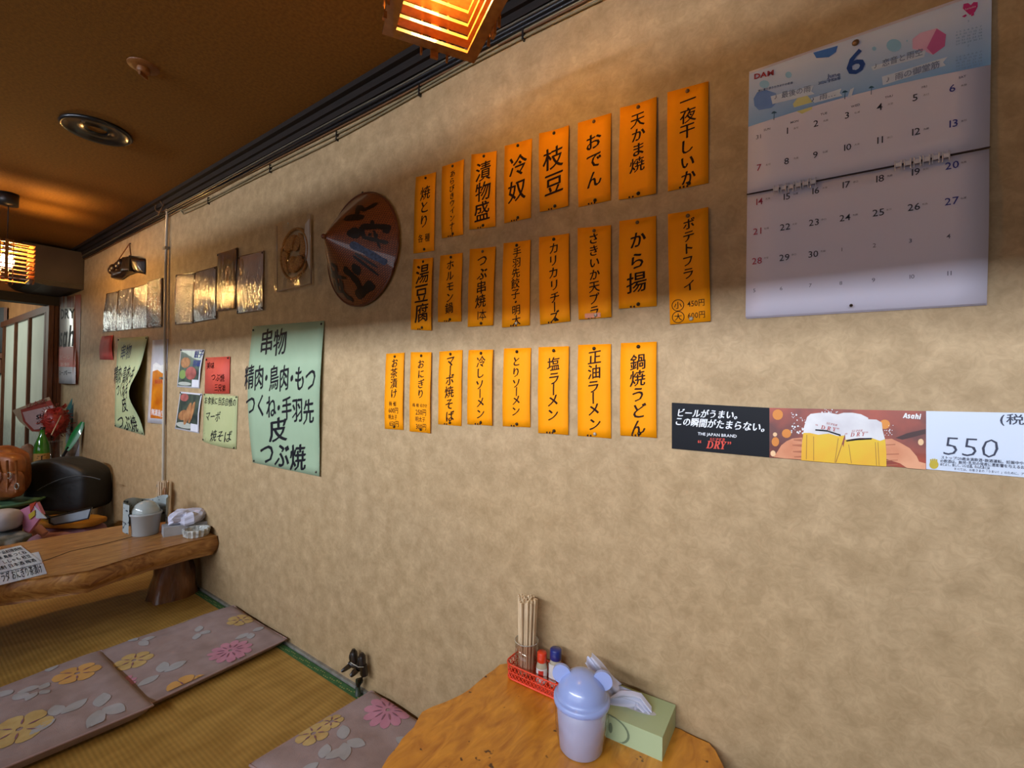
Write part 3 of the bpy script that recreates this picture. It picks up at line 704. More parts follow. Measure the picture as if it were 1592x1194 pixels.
g = G().tube([(cc.x+R0*math.cos(a), -.010, cc.z+R0*math.sin(a)) for a in [2*math.pi*i/36 for i in range(37)]], .006, 8); obj('rim_braid', g, straw, t)
g = G()
for i in range(13):
    a = math.radians(235+i*6); g.tube([(cc.x+R0*math.cos(a), -.01, cc.z+R0*math.sin(a)), (cc.x+R0*1.17*math.cos(a), -.012, cc.z+R0*1.17*math.sin(a))], .0018, 5)
obj('straw_fringe', g, mat('straw_pale', '#b59a6c', .7), t, kind='stuff')
mat('tag_white', '#b9b2ab', .5)
g = G(); patch(sh, g, [(.86, .12), (.98, .06), (.98, .8), (.88, .62), (.8, .45)], .012); obj('card_insert', g, 'tag_white', t)
g = G().grid(lambda u, v: sh.P(u, 1-v, .024+.004*math.sin(u*9+v*5)), 10, 14); obj('clear_bag', g, film_mat('bag_film', .15, .12, bump=.8, bscale=(20, 20, 14), bdist=.01), t)
g = G().tube([sh.P(0, 0, .01), sh.P(0, 1, .01)], .003, 6).tube([sh.P(1, 0, .01), sh.P(1, 1, .01)], .004, 6).tube([sh.P(0, 1, .01), sh.P(1, 1, .01)], .0025, 6)
obj('bag_seam', g, mat('bag_seam', '#a48f78', .25, coat=.6), t)
pin(t, sh.P(.38, .03, .012), 'pin_light', .005)

# ---------------------------------------------------------------- tall beer banner in the far corner (curled)
sh = Sheet(q4((94.5, 463, 121, 461, 122.5, 597, 95.7, 596)), .012, lambda u, v: .05*math.sin(math.pi*min(1, u*1.0))*.6+.01*v)
t = empty('poster', sh.P(.5, 1), 'curled white and red poster with slanted dark lettering in the far corner', 'poster')
obj('paper', sh.geo(8, 10), mat('gloss_white', '#cfd3d4', .2, coat=.5), t)
g = G()
for i in range(6): patch(sh, g, [(i/6, .58), ((i+1)/6, .58), ((i+1)/6, .81), (i/6, .81)], .0012)
obj('red_band', g, mat('red_band', '#a8382c', .5), t)
g = G(); patch(sh, g, [(.12, .0), (.95, .0), (.95, .13), (.12, .13)], .0012); obj('brown_band', g, mat('brown_band', '#7a4836', .5), t)
g = G(); pword(g, sh, 'DRY', 104, 489, 121, 487, 22, .02, False, 0); pword(g, sh, '𝘼𝙨𝙖𝙝', 97, 528, 121, 522, 44, .0, False, 0); pword(g, sh, 'スーパー', 102, 580, 119, 580, 9, .02, False, 0)
obj('lettering', g, 'ink_black', t)
g = G(); pword(g, sh, '生ビール', 101, 556, 117, 556, 8, .01, False, 0); pword(g, sh, '新鮮', 105, 567, 117, 567, 7, .01, False, 0); obj('pale_lettering', g, mat('pale_print', '#c9a49a', .6), t)
P1, P2 = W(124.2, 459), W(125.2, 600)
obj('curled_edge', G().add([(P1.x-.02, -.03, P1.z), (P1.x+.06, -.004, P1.z), (P1.x+.06, -.004, P2.z+.1), (P1.x+.02, -.006, P2.z), (P1.x-.02, -.03, P2.z+.1)], [(4, 3, 2, 1, 0)]), mat('poster_back', '#8a4a32', .5), t, label='brown back of the curling right edge')

# ---------------------------------------------------------------- carved wooden plaque on a cord
Pc = W(204, 419)
t = empty('wood_carving', (Pc.x, -.02, W(204, 438).z), 'dark arched wood carving hanging from a cord above the sleeved sheets', 'carving')
a0, a1 = W(181, 425), W(227, 415)
X0, X1 = a0.x, a1.x
topz = lambda f: [W(180, 418), W(190, 409), W(203, 401.5), W(218, 401), W(228, 403)]
def interp(pts, f):
    n = len(pts)-1; i = min(int(f*n), n-1); k = f*n-i; return pts[i]*(1-k)+pts[i+1]*k
TZ = [p.z for p in (W(180, 421), W(187, 411), W(198, 402), W(212, 400), W(228, 403))]
BZ = [p.z for p in (W(183, 434), W(190, 436), W(203, 428), W(213, 425), W(226, 427))]
def carve(u, v):
    x = X0+(X1-X0)*u; zt = interp(TZ, u); zl = interp(BZ, u); z = zl+(zt-zl)*v
    e = (1-(2*u-1)**8)*(1-(2*v-1)**6)
    n = noise.noise(Vector((x*14, z*14, 3)))
    return Vector((x, -.006-.05*max(0, e)**.5-.016*n*e, z))
g = G().grid(carve, 22, 12); g.grid(lambda u, v: Vector((X1+(X0-X1)*u, -.003, carve(1-u, v).z)), 22, 12)
obj('plaque', g, mat('carved_wood', '#2c1a10', .35, '#180d08', 18, bump=.8, bscale=60, coat=.4), t)
for i, u in enumerate((.12, .24, .36, .48)):
    c0 = carve(u, .62); obj('carved_knob', G().ellipsoid(c0, .028, .022, .03, n=14, m=8), 'carved_wood', t)
obj('end_cap', G().box((carve(.84, .5).x-.008, -.07, carve(.84, .02).z), (carve(.84, .5).x+.008, -.005, carve(.84, .98).z)), 'carved_wood', t)
Ph = W(204, 379)
g = G().tube([carve(.25, .95), (Ph.x, -.01, Ph.z), (carve(.62, .97).x, -.02, carve(.62, .97).z)], .004, 6)
obj('cord', g, mat('cord_brown', '#7a4a22', .7), t); pin(t, (Ph.x, -.003, Ph.z), 'pin_dark', .006)

# ---------------------------------------------------------------- conical hat
hc = W(565, 389.5); HR = .222; HH = .155
hc.y = 0
t = empty('conical_hat', (hc.x, -.02, hc.z-HR), 'glossy brown woven conical hat with black brush writing hung on the wall', 'hat')
wv = mat('woven_bamboo', '#8f4a1f', .38, '#5f2c10', 30, coat=.5)
nt = wv.node_tree; b = nt.nodes['Principled BSDF']; tc = [n for n in nt.nodes if n.type == 'TEX_COORD'][0]
mpn = nt.nodes.new('ShaderNodeMapping'); mpn.inputs['Rotation'].default_value = (0, math.radians(35), 0); nt.links.new(tc.outputs['Object'], mpn.inputs[0])
ck = nt.nodes.new('ShaderNodeTexBrick'); ck.inputs['Scale'].default_value = 42; ck.inputs['Mortar Size'].default_value = .06
cmb = nt.nodes.new('ShaderNodeSeparateXYZ'); cm2 = nt.nodes.new('ShaderNodeCombineXYZ'); nt.links.new(mpn.outputs[0], cmb.inputs[0]); nt.links.new(cmb.outputs[0], cm2.inputs[0]); nt.links.new(cmb.outputs[2], cm2.inputs[1]); nt.links.new(cm2.outputs[0], ck.inputs[0])
ck.inputs['Color1'].default_value = lin('#93511f'); ck.inputs['Color2'].default_value = lin('#7c4219'); ck.inputs['Mortar'].default_value = lin('#4a210c')
nt.links.new(ck.outputs[0], b.inputs['Base Color']); bp = nt.nodes.new('ShaderNodeBump'); bp.inputs['Strength'].default_value = .5; bp.inputs['Distance'].default_value = .002; nt.links.new(ck.outputs['Fac'], bp.inputs['Height']); bp.invert = True; nt.links.new(bp.outputs[0], b.inputs['Normal'])
apx = Vector((-.012, 0, .012))
def hat(r, a, off=0):                           # r 0..1 from apex to rim
    hgt = .012+HH*(1-r)**1.06+.006*math.sin(math.pi*r); k = (1-r)
    return Vector((hc.x+HR*r*math.cos(a)+apx.x*k, -(hgt+off), hc.z+HR*r*math.sin(a)+apx.z*k))
g = G().grid(lambda u, v: hat(.02+.98*v, 2*math.pi*u), 64, 18); g.grid(lambda u, v: hat(1-.98*v, 2*math.pi*u, -.006), 64, 18)
obj('crown', g, wv, t)
obj('rim', G().tube([hat(1, 2*math.pi*i/64) for i in range(65)], .0045, 8), mat('rim_brown', '#5c2c12', .4, coat=.4), t)
obj('tip', G().ellipsoid(hat(0, 0), .010, .010, .010, n=12, m=8), 'rim_brown', t)
def onhat(x, z, off=.002):
    r = min(.985, math.hypot(x, z)/HR); return hat(r, math.atan2(z, x), off)
def hatpx(px, py):                               # where the sight line meets the cone
    d = ray(px, py); best = None
    for i in range(400):
        p = CAM+d*(1.3/d.length*1.0+i*.0035/d.length*1.0)
        r = math.hypot(p.x-hc.x, p.z-hc.z)/HR
        if r <= 1.02 and -p.y <= .012+HH*max(0, 1-r)**1.06: best = p; break
    if best is None: best = W(px, py)
    return best.x-hc.x, best.z-hc.z
def stroke(g, pxs, wpx):
    pts = [Vector((*hatpx(*p), 0)) for p in pxs]; fine = []
    for i in range(len(pts)-1):
        for k in range(5): fine.append(pts[i].lerp(pts[i+1], k/5))
    fine.append(pts[-1]); n = len(fine); L = []; Rr = []
    for i, p in enumerate(fine):
        tdir = (fine[min(i+1, n-1)]-fine[max(i-1, 0)]).normalized(); nn = Vector((-tdir.y, tdir.x, 0))
        ww = wpx*.0030*(.92+.12*math.sin(i*.9))*(.6 if i in (0, n-1) else 1)
        L.append(onhat(*(p+nn*ww).xy)); Rr.append(onhat(*(p-nn*ww).xy))
    g.add(L+Rr, [(i, i+1, n+i+1, n+i) for i in range(n-1)])
Z_ = lambda *a: [(500+x/6.123, 290+y/6.123) for x, y in a]
g = G()
for pts, wd in ((Z_((545, 165), (430, 240), (370, 200), (370, 290)), 3.2), (Z_((250, 320), (430, 310)), 5),
                (Z_((395, 400), (560, 390), (650, 400), (620, 450)), 4), (Z_((300, 430), (390, 500)), 6.5), (Z_((505, 335), (510, 400)), 2), (Z_((400, 400), (430, 500), (520, 520), (650, 545)), 2.6),
                (Z_((470, 470), (500, 475)), 2), (Z_((530, 475), (560, 480)), 2), (Z_((520, 430), (580, 600)), 1.5),
                (Z_((345, 655), (550, 780)), 1.6), (Z_((330, 680), (560, 855)), 1.7),
                (Z_((235, 800), (300, 850), (360, 920), (395, 1000)), 5), (Z_((365, 765), (350, 850)), 5), (Z_((350, 1055), (430, 990), (505, 930)), 5),
                (Z_((120, 760), (170, 780), (165, 840), (120, 830), (110, 780)), 2.4), (Z_((110, 860), (265, 890)), 2.4), (Z_((160, 870), (170, 1020)), 3), (Z_((205, 900), (215, 1000), (250, 1050), (310, 1085)), 3.6), (Z_((130, 900), (140, 1000)), 2), (Z_((150, 940), (210, 950)), 2), (Z_((150, 1000), (215, 1010)), 2)):
    stroke(g, pts, wd)
obj('brush_writing', g, mat('hat_ink', '#120c0a', .35, coat=.3), t)
g = G(); stroke(g, Z_((305, 565), (420, 620), (530, 680), (635, 735)), 4.6); obj('blue_stroke', g, mat('hat_blue', '#1e2c50', .5, '#3a4f80', 120), t, label='dark blue patterned brush stroke')
pin(t, (hc.x+.005, -.012, hc.z+HR+.004), 'pin_dark', .005)

# ---------------------------------------------------------------- beer banner
def banner():
    t = empty('beer_banner', W(1300, 735), 'long horizontal beer banner with black, mug photo and white price panels', 'banner')
    top = lambda x: 626+(x-1046)*(634-626)/150 if x < 1196 else (634+(x-1196)*5/243 if x < 1439 else 639+(x-1439)*.0196)
    bot = lambda x: 697+(x-1044)*14/153 if x < 1197 else (711+(x-1197)*18/243 if x < 1440 else 729+(x-1440)*.085)
    O = .003
    def section(name, x0, x1, m, n=8):
        g = G()
        def f(u, v, o):
            x = x0+(x1-x0)*u; p = W(x, bot(x)+(top(x)-bot(x))*v); return Vector((p.x, -o, p.z))
        g.grid(lambda u, v: f(u, v, O), n, 3); g.grid(lambda u, v: f(1-u, v, O-.0012), n, 3)
        g.grid(lambda u, v: f(u, 0, O-.0012*(1-v)), n, 1, False)
        return obj(name, g, m, t)
    section('black_panel', 1045, 1196.5, mat('banner_black', '#060912', .5, spec=.2))
    section('mug_photo', 1196.5, 1439.5, mat('banner_photo', '#a8401c', .4, '#5c2014', 9, coat=.3, contrast=(.4, .62)))
    section('white_panel', 1439.5, 1660, mat('banner_white', '#c9d4e4', .4, '#c5d0e0', 3, coat=.3))
    k = dict(off=O+.0008)
    g = G(); wt(g, 'ビールがうまい。', 1053, 641.5, 1156, 646, 14, bold=.028, shear=.18, **k); wt(g, 'この瞬間がたまらない。', 1050, 654.5, 1199, 665.5, 15, bold=.028, shear=.18, **k); wt(g, 'THE JAPAN BRAND', 1085.5, 674, 1146, 678, 6.4, bold=.01, **k)
    obj('white_lettering', g, mat('print_white', '#e8ecf2', .5), t)
    g = G(); wt(g, '𝑺𝑼𝑷𝑬𝑹', 1104, 683, 1128, 683.8, 7, bold=.006, **k); wt(g, '“𝑫𝑹𝒀”', 1085, 690, 1146.5, 693.2, 17, bold=.012, **k); obj('red_lettering', g, mat('banner_red', '#d8402a', .5), t)
    # mug photograph, flat print layers
    def lay(name, polys, m, off):
        for k_, (sc, pts) in enumerate(polys): obj(name, wpoly(G(), pts, off+k_*.00012, sc), m, t)
    a4, a5 = (1030, 610, 5.49), (1300, 610, 5.452)
    lay('bokeh_print', [(a4, disc_pts(985, 190, 45, 45)), (a4, disc_pts(965, 420, 32, 40)), (a4, disc_pts(1060, 350, 40, 38)), (a5, disc_pts(410, 270, 45, 40))], mat('bokeh_orange', '#d88a2a', .5, '#c87820', 6), O+.0006)
    lay('bokeh_print', [(a4, disc_pts(962, 358, 18, 18)), (a4, disc_pts(945, 520, 22, 26)), (a5, disc_pts(715, 420, 24, 28))], mat('bokeh_pale', '#e8c090', .5), O+.0009)
    lay('dark_print', [(a5, [(500, 385), (600, 345), (755, 310), (755, 350), (640, 380), (560, 400)])], mat('print_dark', '#3a1410', .5), O+.0006)
    sk = mat('hand_print', '#d89a72', .5, '#c27850', 14)
    lay('hand_print', [(a4, [(950, 550), (985, 500), (1015, 450), (1060, 415), (1110, 392), (1195, 385), (1195, 572), (1040, 562)]),
                       (a5, [(415, 395), (470, 392), (540, 425), (620, 470), (680, 540), (700, 585), (756, 600), (756, 652), (600, 640), (540, 600), (415, 560)])], sk, O+.001)
    g = G()
    for sc, q in ((a4, [(1120, 400, 1190, 425), (1110, 445, 1190, 470), (1115, 500, 1190, 520), (1125, 545, 1190, 560)]), (a5, [(420, 440, 500, 450), (420, 520, 530, 530), (420, 572, 520, 580), (420, 612, 520, 618)])):
        for x0, y0, x1, y1 in q: wpoly(g, [(x0, y0), (x1, y0-4), (x1, y1-6), (x0, y0+8)], O+.0013, sc)
    obj('finger_line_print', g, mat('finger_line', '#a8603c', .5), t)
    by = mat('beer_print', '#d8c814', .4, '#dc9410', 7, contrast=(.3, .7))
    lay('beer_print', [(a4, [(1205, 330), (1560, 345), (1520, 470), (1475, 602), (1185, 577), (1190, 450)]), (a5, [(72, 400), (412, 385), (424, 510), (424, 626), (100, 606), (60, 470)]), (a4, [(1480, 602), (1535, 440), (1592, 605)])], by, O+.0014)
    g = G()
    for sc, q in ((a4, [(1232, 360, 1228, 570), (1290, 375, 1290, 580), (1500, 390, 1470, 598)]), (a5, [(105, 440, 128, 600), (330, 420, 340, 618), (352, 420, 362, 618)])):
        for x0, y0, x1, y1 in q: wpoly(g, [(x0-2, y0), (x0+3, y0), (x1+3, y1), (x1-2, y1)], O+.0017, sc)
    obj('glass_line_print', g, mat('glass_line', '#9a6a10', .4), t)
    lay('foam_print', [(a4, [(1203, 345), (1210, 290), (1235, 210), (1265, 183), (1330, 175), (1420, 172), (1500, 188), (1560, 230), (1563, 300), (1555, 365), (1500, 372), (1420, 350), (1330, 360), (1260, 345)]),
                       (a5, [(-30, 225), (0, 190), (60, 172), (140, 172), (210, 185), (270, 215), (280, 300), (0, 350)]),
                       (a5, [(78, 400), (72, 300), (90, 255), (150, 235), (260, 226), (340, 230), (385, 255), (392, 320), (412, 395), (370, 410), (300, 385), (200, 385)])], mat('foam_print', '#dcdcdc', .5, '#c4c2c6', 16), O+.0019)
    g = G()
    for i in range(46):
        x, y = (1100+random.random()*120, 170+random.random()*180) if i < 34 else (1360+random.random()*150, 140+random.random()*30)
        r = 2+random.random()*7; wpoly(g, disc_pts(x, y, r, r, 6), O+.0012, a4)
    for i in range(16): wpoly(g, disc_pts(400+random.random()*100, 260+random.random()*110, 3+random.random()*3, 3, 6), O+.0012, a5)
    obj('splash_print', g, 'print_white', t, kind='stuff')
    g = G(); wt(g, '“𝑫 𝑹 𝒀”', 1268, 662, 1310, 669.5, 9, off=O+.0026, bold=.008); wt(g, '“𝑫 𝑹 𝒀”', 1314, 676, 1354.5, 673.5, 9, off=O+.0026, bold=.008)
    wt(g, '𝑺𝑼𝑷𝑬𝑹', 1285, 657.5, 1302, 661, 4.5, off=O+.0026); wt(g, '𝑺𝑼𝑷𝑬𝑹', 1324, 670, 1341, 669, 4.5, off=O+.0026)
    obj('glass_logo_print', g, mat('logo_red', '#a83a30', .5), t)
    g = G(); wpoly(g, [(1305, 313), (1400, 320), (1520, 358), (1520, 372), (1410, 334), (1305, 325)], O+.0026, a4); wpoly(g, [(82, 405), (170, 390), (300, 385), (300, 397), (180, 403), (86, 415)], O+.0026, a5); obj('logo_swoosh_print', g, 'banner_black', t)
    g = G(); wt(g, '𝘼𝙨𝙖𝙝𝙞', 1404, 646, 1432, 648, 10.5, off=O+.002, bold=.02); obj('maker_lettering', g, 'print_white', t)
    g = G(); wt(g, '550', 1464, 692.5, 1556, 698, 42, off=O+.001, bold=-.015, shear=.1); obj('handwritten_price', g, mat('pen_blue', '#2b3148', .6), t); g = G()
    wt(g, '(税込)', 1552, 651, 1632, 655, 18, off=O+.001, bold=.006, br=True); obj('handwritten_price', g, mat('pen_blue', '#2b3148', .6), t)
    g = G()
    wt(g, 'ストップ!20歳未満飲酒・飲酒運転。妊娠中や授乳期', 1462, 710.5, 1612, 721.5, 5.6, off=O+.001, bold=.006)
    wt(g, 'の飲酒は、胎児・乳児の発育に悪影響を与えるおそれが', 1461, 715.8, 1612, 728, 5.6, off=O+.001, bold=.006)
    wt(g, 'ほどよく、楽しく、いいお酒。のんだあとは', 1461, 721, 1538, 727, 5.6, off=O+.001, bold=.006)
    wt(g, 'すべては、お客さまの「うまい！」のために。アサヒビール株式会社', 1482, 728.5, 1640, 740, 4.6, off=O+.001)
    obj('small_print', g, 'pen_blue', t)
    g = G(); wpoly(g, disc_pts(1451.5, 722, 7.2, 6.6, 16), O+.0009); [wpoly(g, [(1445.5+i*3, 713.6-(.8 if i in (1, 2) else 0)), (1447.8+i*3, 713.6-(.8 if i in (1, 2) else 0)), (1447.8+i*3, 722), (1445.5+i*3, 722)], O+.001) for i in range(4)]
    obj('hand_emblem', g, mat('emblem_gold', '#b8a21c', .5), t)
banner()

# ---------------------------------------------------------------- calendar
def calendar():
    UP = [(1165.3, 113.3), (1541, -17), (1536.8, 231.8), (1162.5, 303.8)]
    LO = [(1162.5, 305.2), (1536.6, 233.6), (1532.6, 472.6), (1159.7, 494)]
    t = empty('wall_calendar', W(1346, 484, .004), 'large white June wall calendar with blue illustrated header', 'calendar')
    for i, (o, d) in enumerate(((.002, 1.2), (.0035, .6))):      # pages behind
        sh = Sheet([(LO[0][0], LO[0][1]), LO[1], (LO[2][0]+d, LO[2][1]+d*1.6), (LO[3][0]+d, LO[3][1]+d*1.6)], o); obj('back_page', sh.geo(2, 2), 'cal_paper', t)
    su = Sheet(UP, .004, lambda u, v: .003*v); sl = Sheet(LO, .006, lambda u, v: .006*math.sin(math.pi*v)*u)
    obj('upper_page', su.geo(8, 8), 'cal_paper', t); obj('lower_page', sl.geo(8, 8), 'cal_paper', t)
    # header band
    def vb(u): return .452+(.486-.452)*u-.035*math.sin(math.pi*u)
    bm = mat('header_blue', '#93b6e0', .5, '#b9cdea', 7, contrast=(.3, .6))
    g = G()
    g.grid(lambda u, v: su.P(u, (.0 + .02)+(vb(u)-.02)*(1-v), .0010), 20, 8)
    obj('header_print', g, bm, t)
    nt = bm.node_tree; b = nt.nodes['Principled BSDF']; tc = [n for n in nt.nodes if n.type == 'TEX_COORD'][0]; ramp = [n for n in nt.nodes if n.type == 'VALTORGB'][0]
    sp = nt.nodes.new('ShaderNodeSeparateXYZ'); nt.links.new(tc.outputs['Object'], sp.inputs[0])
    zt = su.c[0].z-ORG[t.name].z; zl = su.P(.5, .46).z-ORG[t.name].z
    mr = nt.nodes.new('ShaderNodeMapRange'); mr.inputs[1].default_value = zt-.02; mr.inputs[2].default_value = zl; nt.links.new(sp.outputs[2], mr.inputs[0])
    r2 = nt.nodes.new('ShaderNodeValToRGB'); r2.color_ramp.elements[0].color = lin('#d6d8ea'); r2.color_ramp.elements[1].color = lin('#6aa4de'); nt.links.new(mr.outputs[0], r2.inputs[0])
    mx = nt.nodes.new('ShaderNodeMixRGB'); mx.inputs[0].default_value = .35; nt.links.new(r2.outputs[0], mx.inputs[1]); nt.links.new(ramp.outputs[0], mx.inputs[2]); nt.links.new(mx.outputs[0], b.inputs['Base Color'])
    c6 = (1150, 0, 3.602); c7 = (1150, 220, 3.602)
    def lay(name, pts, m, off=.0052, sc=c6):
        for p in pts: obj(name, wpoly(G(), p, off, sc), m, t)
    O = .0062
    lay('balloon_print', [[(80, 560), (100, 525), (150, 512), (205, 530), (212, 580), (180, 612), (110, 625), (85, 600)]], mat('art_blue', '#5f86cc', .5, '#86a4da', 8), O)
    lay('balloon_print', [[(412, 305), (550, 266), (540, 300), (500, 330), (430, 335)]], mat('art_blue2', '#3f74c8', .5), O)
    lay('balloon_print', [[(300, 590), (330, 550), (380, 545), (412, 580), (405, 620), (350, 645), (310, 628)]], mat('art_yellow', '#d8d070', .5, '#cfd09a', 8), O)
    lay('balloon_print', [[(965, 230), (1010, 195), (1100, 170), (1152, 205), (1145, 270), (1080, 318), (1040, 300), (965, 285)]], mat('art_pink', '#c98bb8', .5, '#d9b0cc', 8), O)
    lay('balloon_print', [[(1100, 172), (1152, 205), (1145, 270), (1080, 318), (1045, 280)]], mat('art_pink2', '#c0609a', .5), O+.0002)
    lay('droplet_print', [disc_pts(862, 265, 42, 36), disc_pts(275, 428, 18, 18), disc_pts(140, 480, 28, 22), disc_pts(752, 283, 12, 12), disc_pts(935, 240, 5, 5)], mat('art_sky', '#8fc0e4', .5), O)
    lay('ribbon_print', [[(175, 548), (415, 488), (400, 520), (420, 535), (185, 592)], [(400, 560), (570, 505), (560, 530), (575, 545), (420, 585)], [(735, 385), (1040, 290), (1030, 330), (745, 405)], [(795, 440), (1160, 330), (1135, 360), (1150, 378), (800, 487)], [(620, 510), (640, 500), (625, 550), (600, 560)]], mat('art_ribbon', '#cdd9ec', .5), O+.0004)
    g = G(); kk = dict(off=O+.0008, bold=.004)
    sc = lambda x, y: (1150+x/3.602, y/3.602)
    for s, x0, y0, x1, y1, h in (('♪最後の雨', 195, 553, 400, 505, 11), ('♪雨…', 400, 568, 540, 532, 10), ('♪恋音と雨空', 750, 382, 1025, 300, 12), ('♪雨の御堂筋', 818, 458, 1118, 370, 12)):
        a, b_ = sc(x0, y0), sc(x1, y1); g = G(); wt(g, s, a[0], a[1], b_[0], b_[1], h, **kk); obj('song_lettering', g, mat('cal_grey', '#7480a0', .6), t)
    g = G(); a, b_ = sc(652, 358), sc(652, 358); ct(g, '6', a[0], a[1], 52, off=O+.001, bold=.012); obj('month_number', g, mat('month_blue', '#1e4690', .5), t)
    g = G(); a, b_ = sc(82, 440), sc(194, 415); wt(g, 'DAM', a[0], a[1], b_[0], b_[1], 11, off=O+.001, bold=.03); obj('maker_lettering', g, mat('dam_red', '#a02c34', .5), t)
    g = G(); a, b_ = sc(492, 437), sc(566, 424); wt(g, 'June', a[0], a[1], b_[0], b_[1], 9, **kk); a, b_ = sc(440, 477), sc(566, 447); wt(g, '2026/令和8年', a[0], a[1], b_[0], b_[1], 6, **kk)
    a, b_ = sc(105, 520), sc(300, 472); wt(g, '雨に寄り添うカラオケの名曲', a[0], a[1], b_[0], b_[1], 4, **kk)
    obj('header_lettering', g, mat('cal_navy', '#35508c', .6), t)
    g = G()                                        # two mini months at the right of the header
    for (xs, ys) in ((1205, 180), (1205, 320)):
        for r in range(5):
            a, b_ = sc(xs, ys+r*17+15), sc(xs+148, ys+r*17-20); wt(g, ['1 2 3 4 5 6 7', '8 9 10 11 12 13', '14 15 16 17 18', '20 21 22 23 24', '27 28 29 30 31'][r], a[0], a[1], b_[0], b_[1], 3.6, **kk)
    for s, x, y in (('5', 1277, 132), ('7', 1275, 270)): a = sc(x, y); ct(g, s, a[0], a[1], 5, off=O+.001)
    obj('mini_month_print', g, mat('cal_mini', '#7f9cc8', .6), t)
    lay('heart_print', [[(1285, 97), (1245, 60), (1250, 35), (1275, 30), (1290, 42), (1305, 25), (1328, 25), (1328, 50), (1312, 80)], [(1240, 105), (1262, 92), (1268, 100), (1255, 110)], [(1290, 95), (1308, 82), (1308, 98), (1293, 104)]], mat('heart_pink', '#c0307a', .5), O)
    g = G(); a, b_ = sc(1258, 66), sc(1318, 48); wt(g, 'karaoke', a[0], a[1], b_[0], b_[1], 4.5, off=O+.0006); obj('heart_lettering', g, 'cal_paper', t)
    g = G()                                        # little umbrellas
    for x, y, s in ((590, 525, 1), (737, 500, .9), (195, 640, .9)):
        wpoly(g, [(x-18*s, y+6), (x-10*s, y-5), (x, y-9), (x+10*s, y-5), (x+18*s, y)], O+.0006, c6); wpoly(g, [(x-1, y), (x+2, y), (x, y+40), (x-4, y+40)], O+.0006, c6)
    obj('umbrella_print', g, mat('art_teal', '#2c5a78', .5), t)
    # dates
    blk, red, blu, gry = mat('date_black', '#2c2a38', .6), mat('date_red', '#b03048', .6), mat('date_blue', '#2c2f8a', .6), mat('date_grey', '#6c6a7c', .6)
    U, L = O-.0005, .0135
    D = [('31', 1180, 215, 9, gry), ('1', 1223.6, 206, 14, blk), ('2', 1268.9, 194.5, 14, blk), ('3', 1316.7, 182, 14, blk), ('4', 1367.5, 169, 15, blk), ('5', 1422, 154.7, 15, blk), ('6', 1479.6, 140.3, 16, blu),
         ('7', 1181, 262.5, 14, red), ('8', 1223.6, 252.8, 14, blk), ('9', 1268, 243, 14, blk), ('10', 1316.6, 231.7, 14, blk), ('11', 1366.5, 220.8, 15, blk), ('12', 1422, 207.8, 15, blk), ('13', 1479.6, 195.2, 16, blu),
         ('14', 1180.5, 315.2, 14, red), ('15', 1222.7, 307.5, 14, blk), ('16', 1267.4, 298.6, 14, blk), ('17', 1314.4, 289.4, 14, blk), ('18', 1366.5, 280.2, 15, blk), ('19', 1421.5, 270, 15, blk), ('20', 1479, 259.7, 16, blu),
         ('21', 1178.3, 361, 14, red), ('22', 1221.3, 354.6, 14, blk), ('23', 1265.8, 347.7, 14, blk), ('24', 1313.8, 340.8, 14, blk), ('25', 1365.2, 333, 15, blk), ('26', 1419.8, 324.7, 15, blk), ('27', 1478, 315.8, 16, blu),
         ('28', 1177.8, 406.8, 14, red), ('29', 1220.2, 401.8, 14, blk), ('30', 1264.7, 396.8, 14, blk), ('1', 1308.2, 389.9, 8, gry), ('2', 1359, 383.8, 9, gry), ('3', 1414.3, 376.9, 9, gry), ('4', 1472.9, 370.2, 10, gry),
         ('5', 1173.6, 452.6, 8, gry), ('6', 1215.2, 449.6, 8, gry), ('7', 1260.2, 444.9, 8, gry), ('8', 1307.4, 441.5, 8, gry), ('9', 1357.7, 437, 9, gry), ('10', 1416, 431.8, 9, gry), ('11', 1473.4, 426.8, 10, gry)]
    roku = ['大安', '赤口', '先勝', '友引', '先負', '仏滅']
    tiny = G()
    for i, (s, x, y, h, gg) in enumerate(D):
        r = i//7
        P = Vector(W(x, y)); off = (su if r < 2 else sl)
        # lay on the page: find distance from wall of the page at this spot
        u, v = plet(off, x, y); o = off.base+off.bend(u, v)+.0016
        hh = h*1.0; Pq = W(x, y, 0); d = depth(Pq)
        if gg is not None: gd = G()
        text_line(gd, s, Pq-Vector((.01, 0, 0)), Pq+Vector((.01, 0, 0)), hh*d/F, o, align='c', bold=.004)
        obj('date', gd, gg, t)
        if r < 5 and h > 10: ct(tiny, roku[(i+2) % 6], x+14+(x-1180)*.012, y-4.5, 3.4, off=o)
    for s, x, y in zip(('SUN', 'MON', 'TUE', 'WED', 'THU', 'FRI', 'SAT'), (155, 308, 472, 648, 834, 1031, 1243), (732, 690, 646, 601, 551, 497, 442)):
        a = sc(x, y); ct(tiny, s, a[0], a[1], 4.6, off=O+.0006, bold=.02)
    obj('small_lettering', tiny, 'date_grey', t, kind='stuff')
    # fold line bar and the white loops of the binding
    a, b_ = W(1162, 304.8), W(1537, 232.8)
    obj('binding_wire', G().tube([(a.x, -.010, a.z), (b_.x, -.012, b_.z)], .0012, 6), mat('wire_dark', '#3a3440', .4, metal=.5), t)
    ring = mat('ring_white', '#d2cfd6', .35)
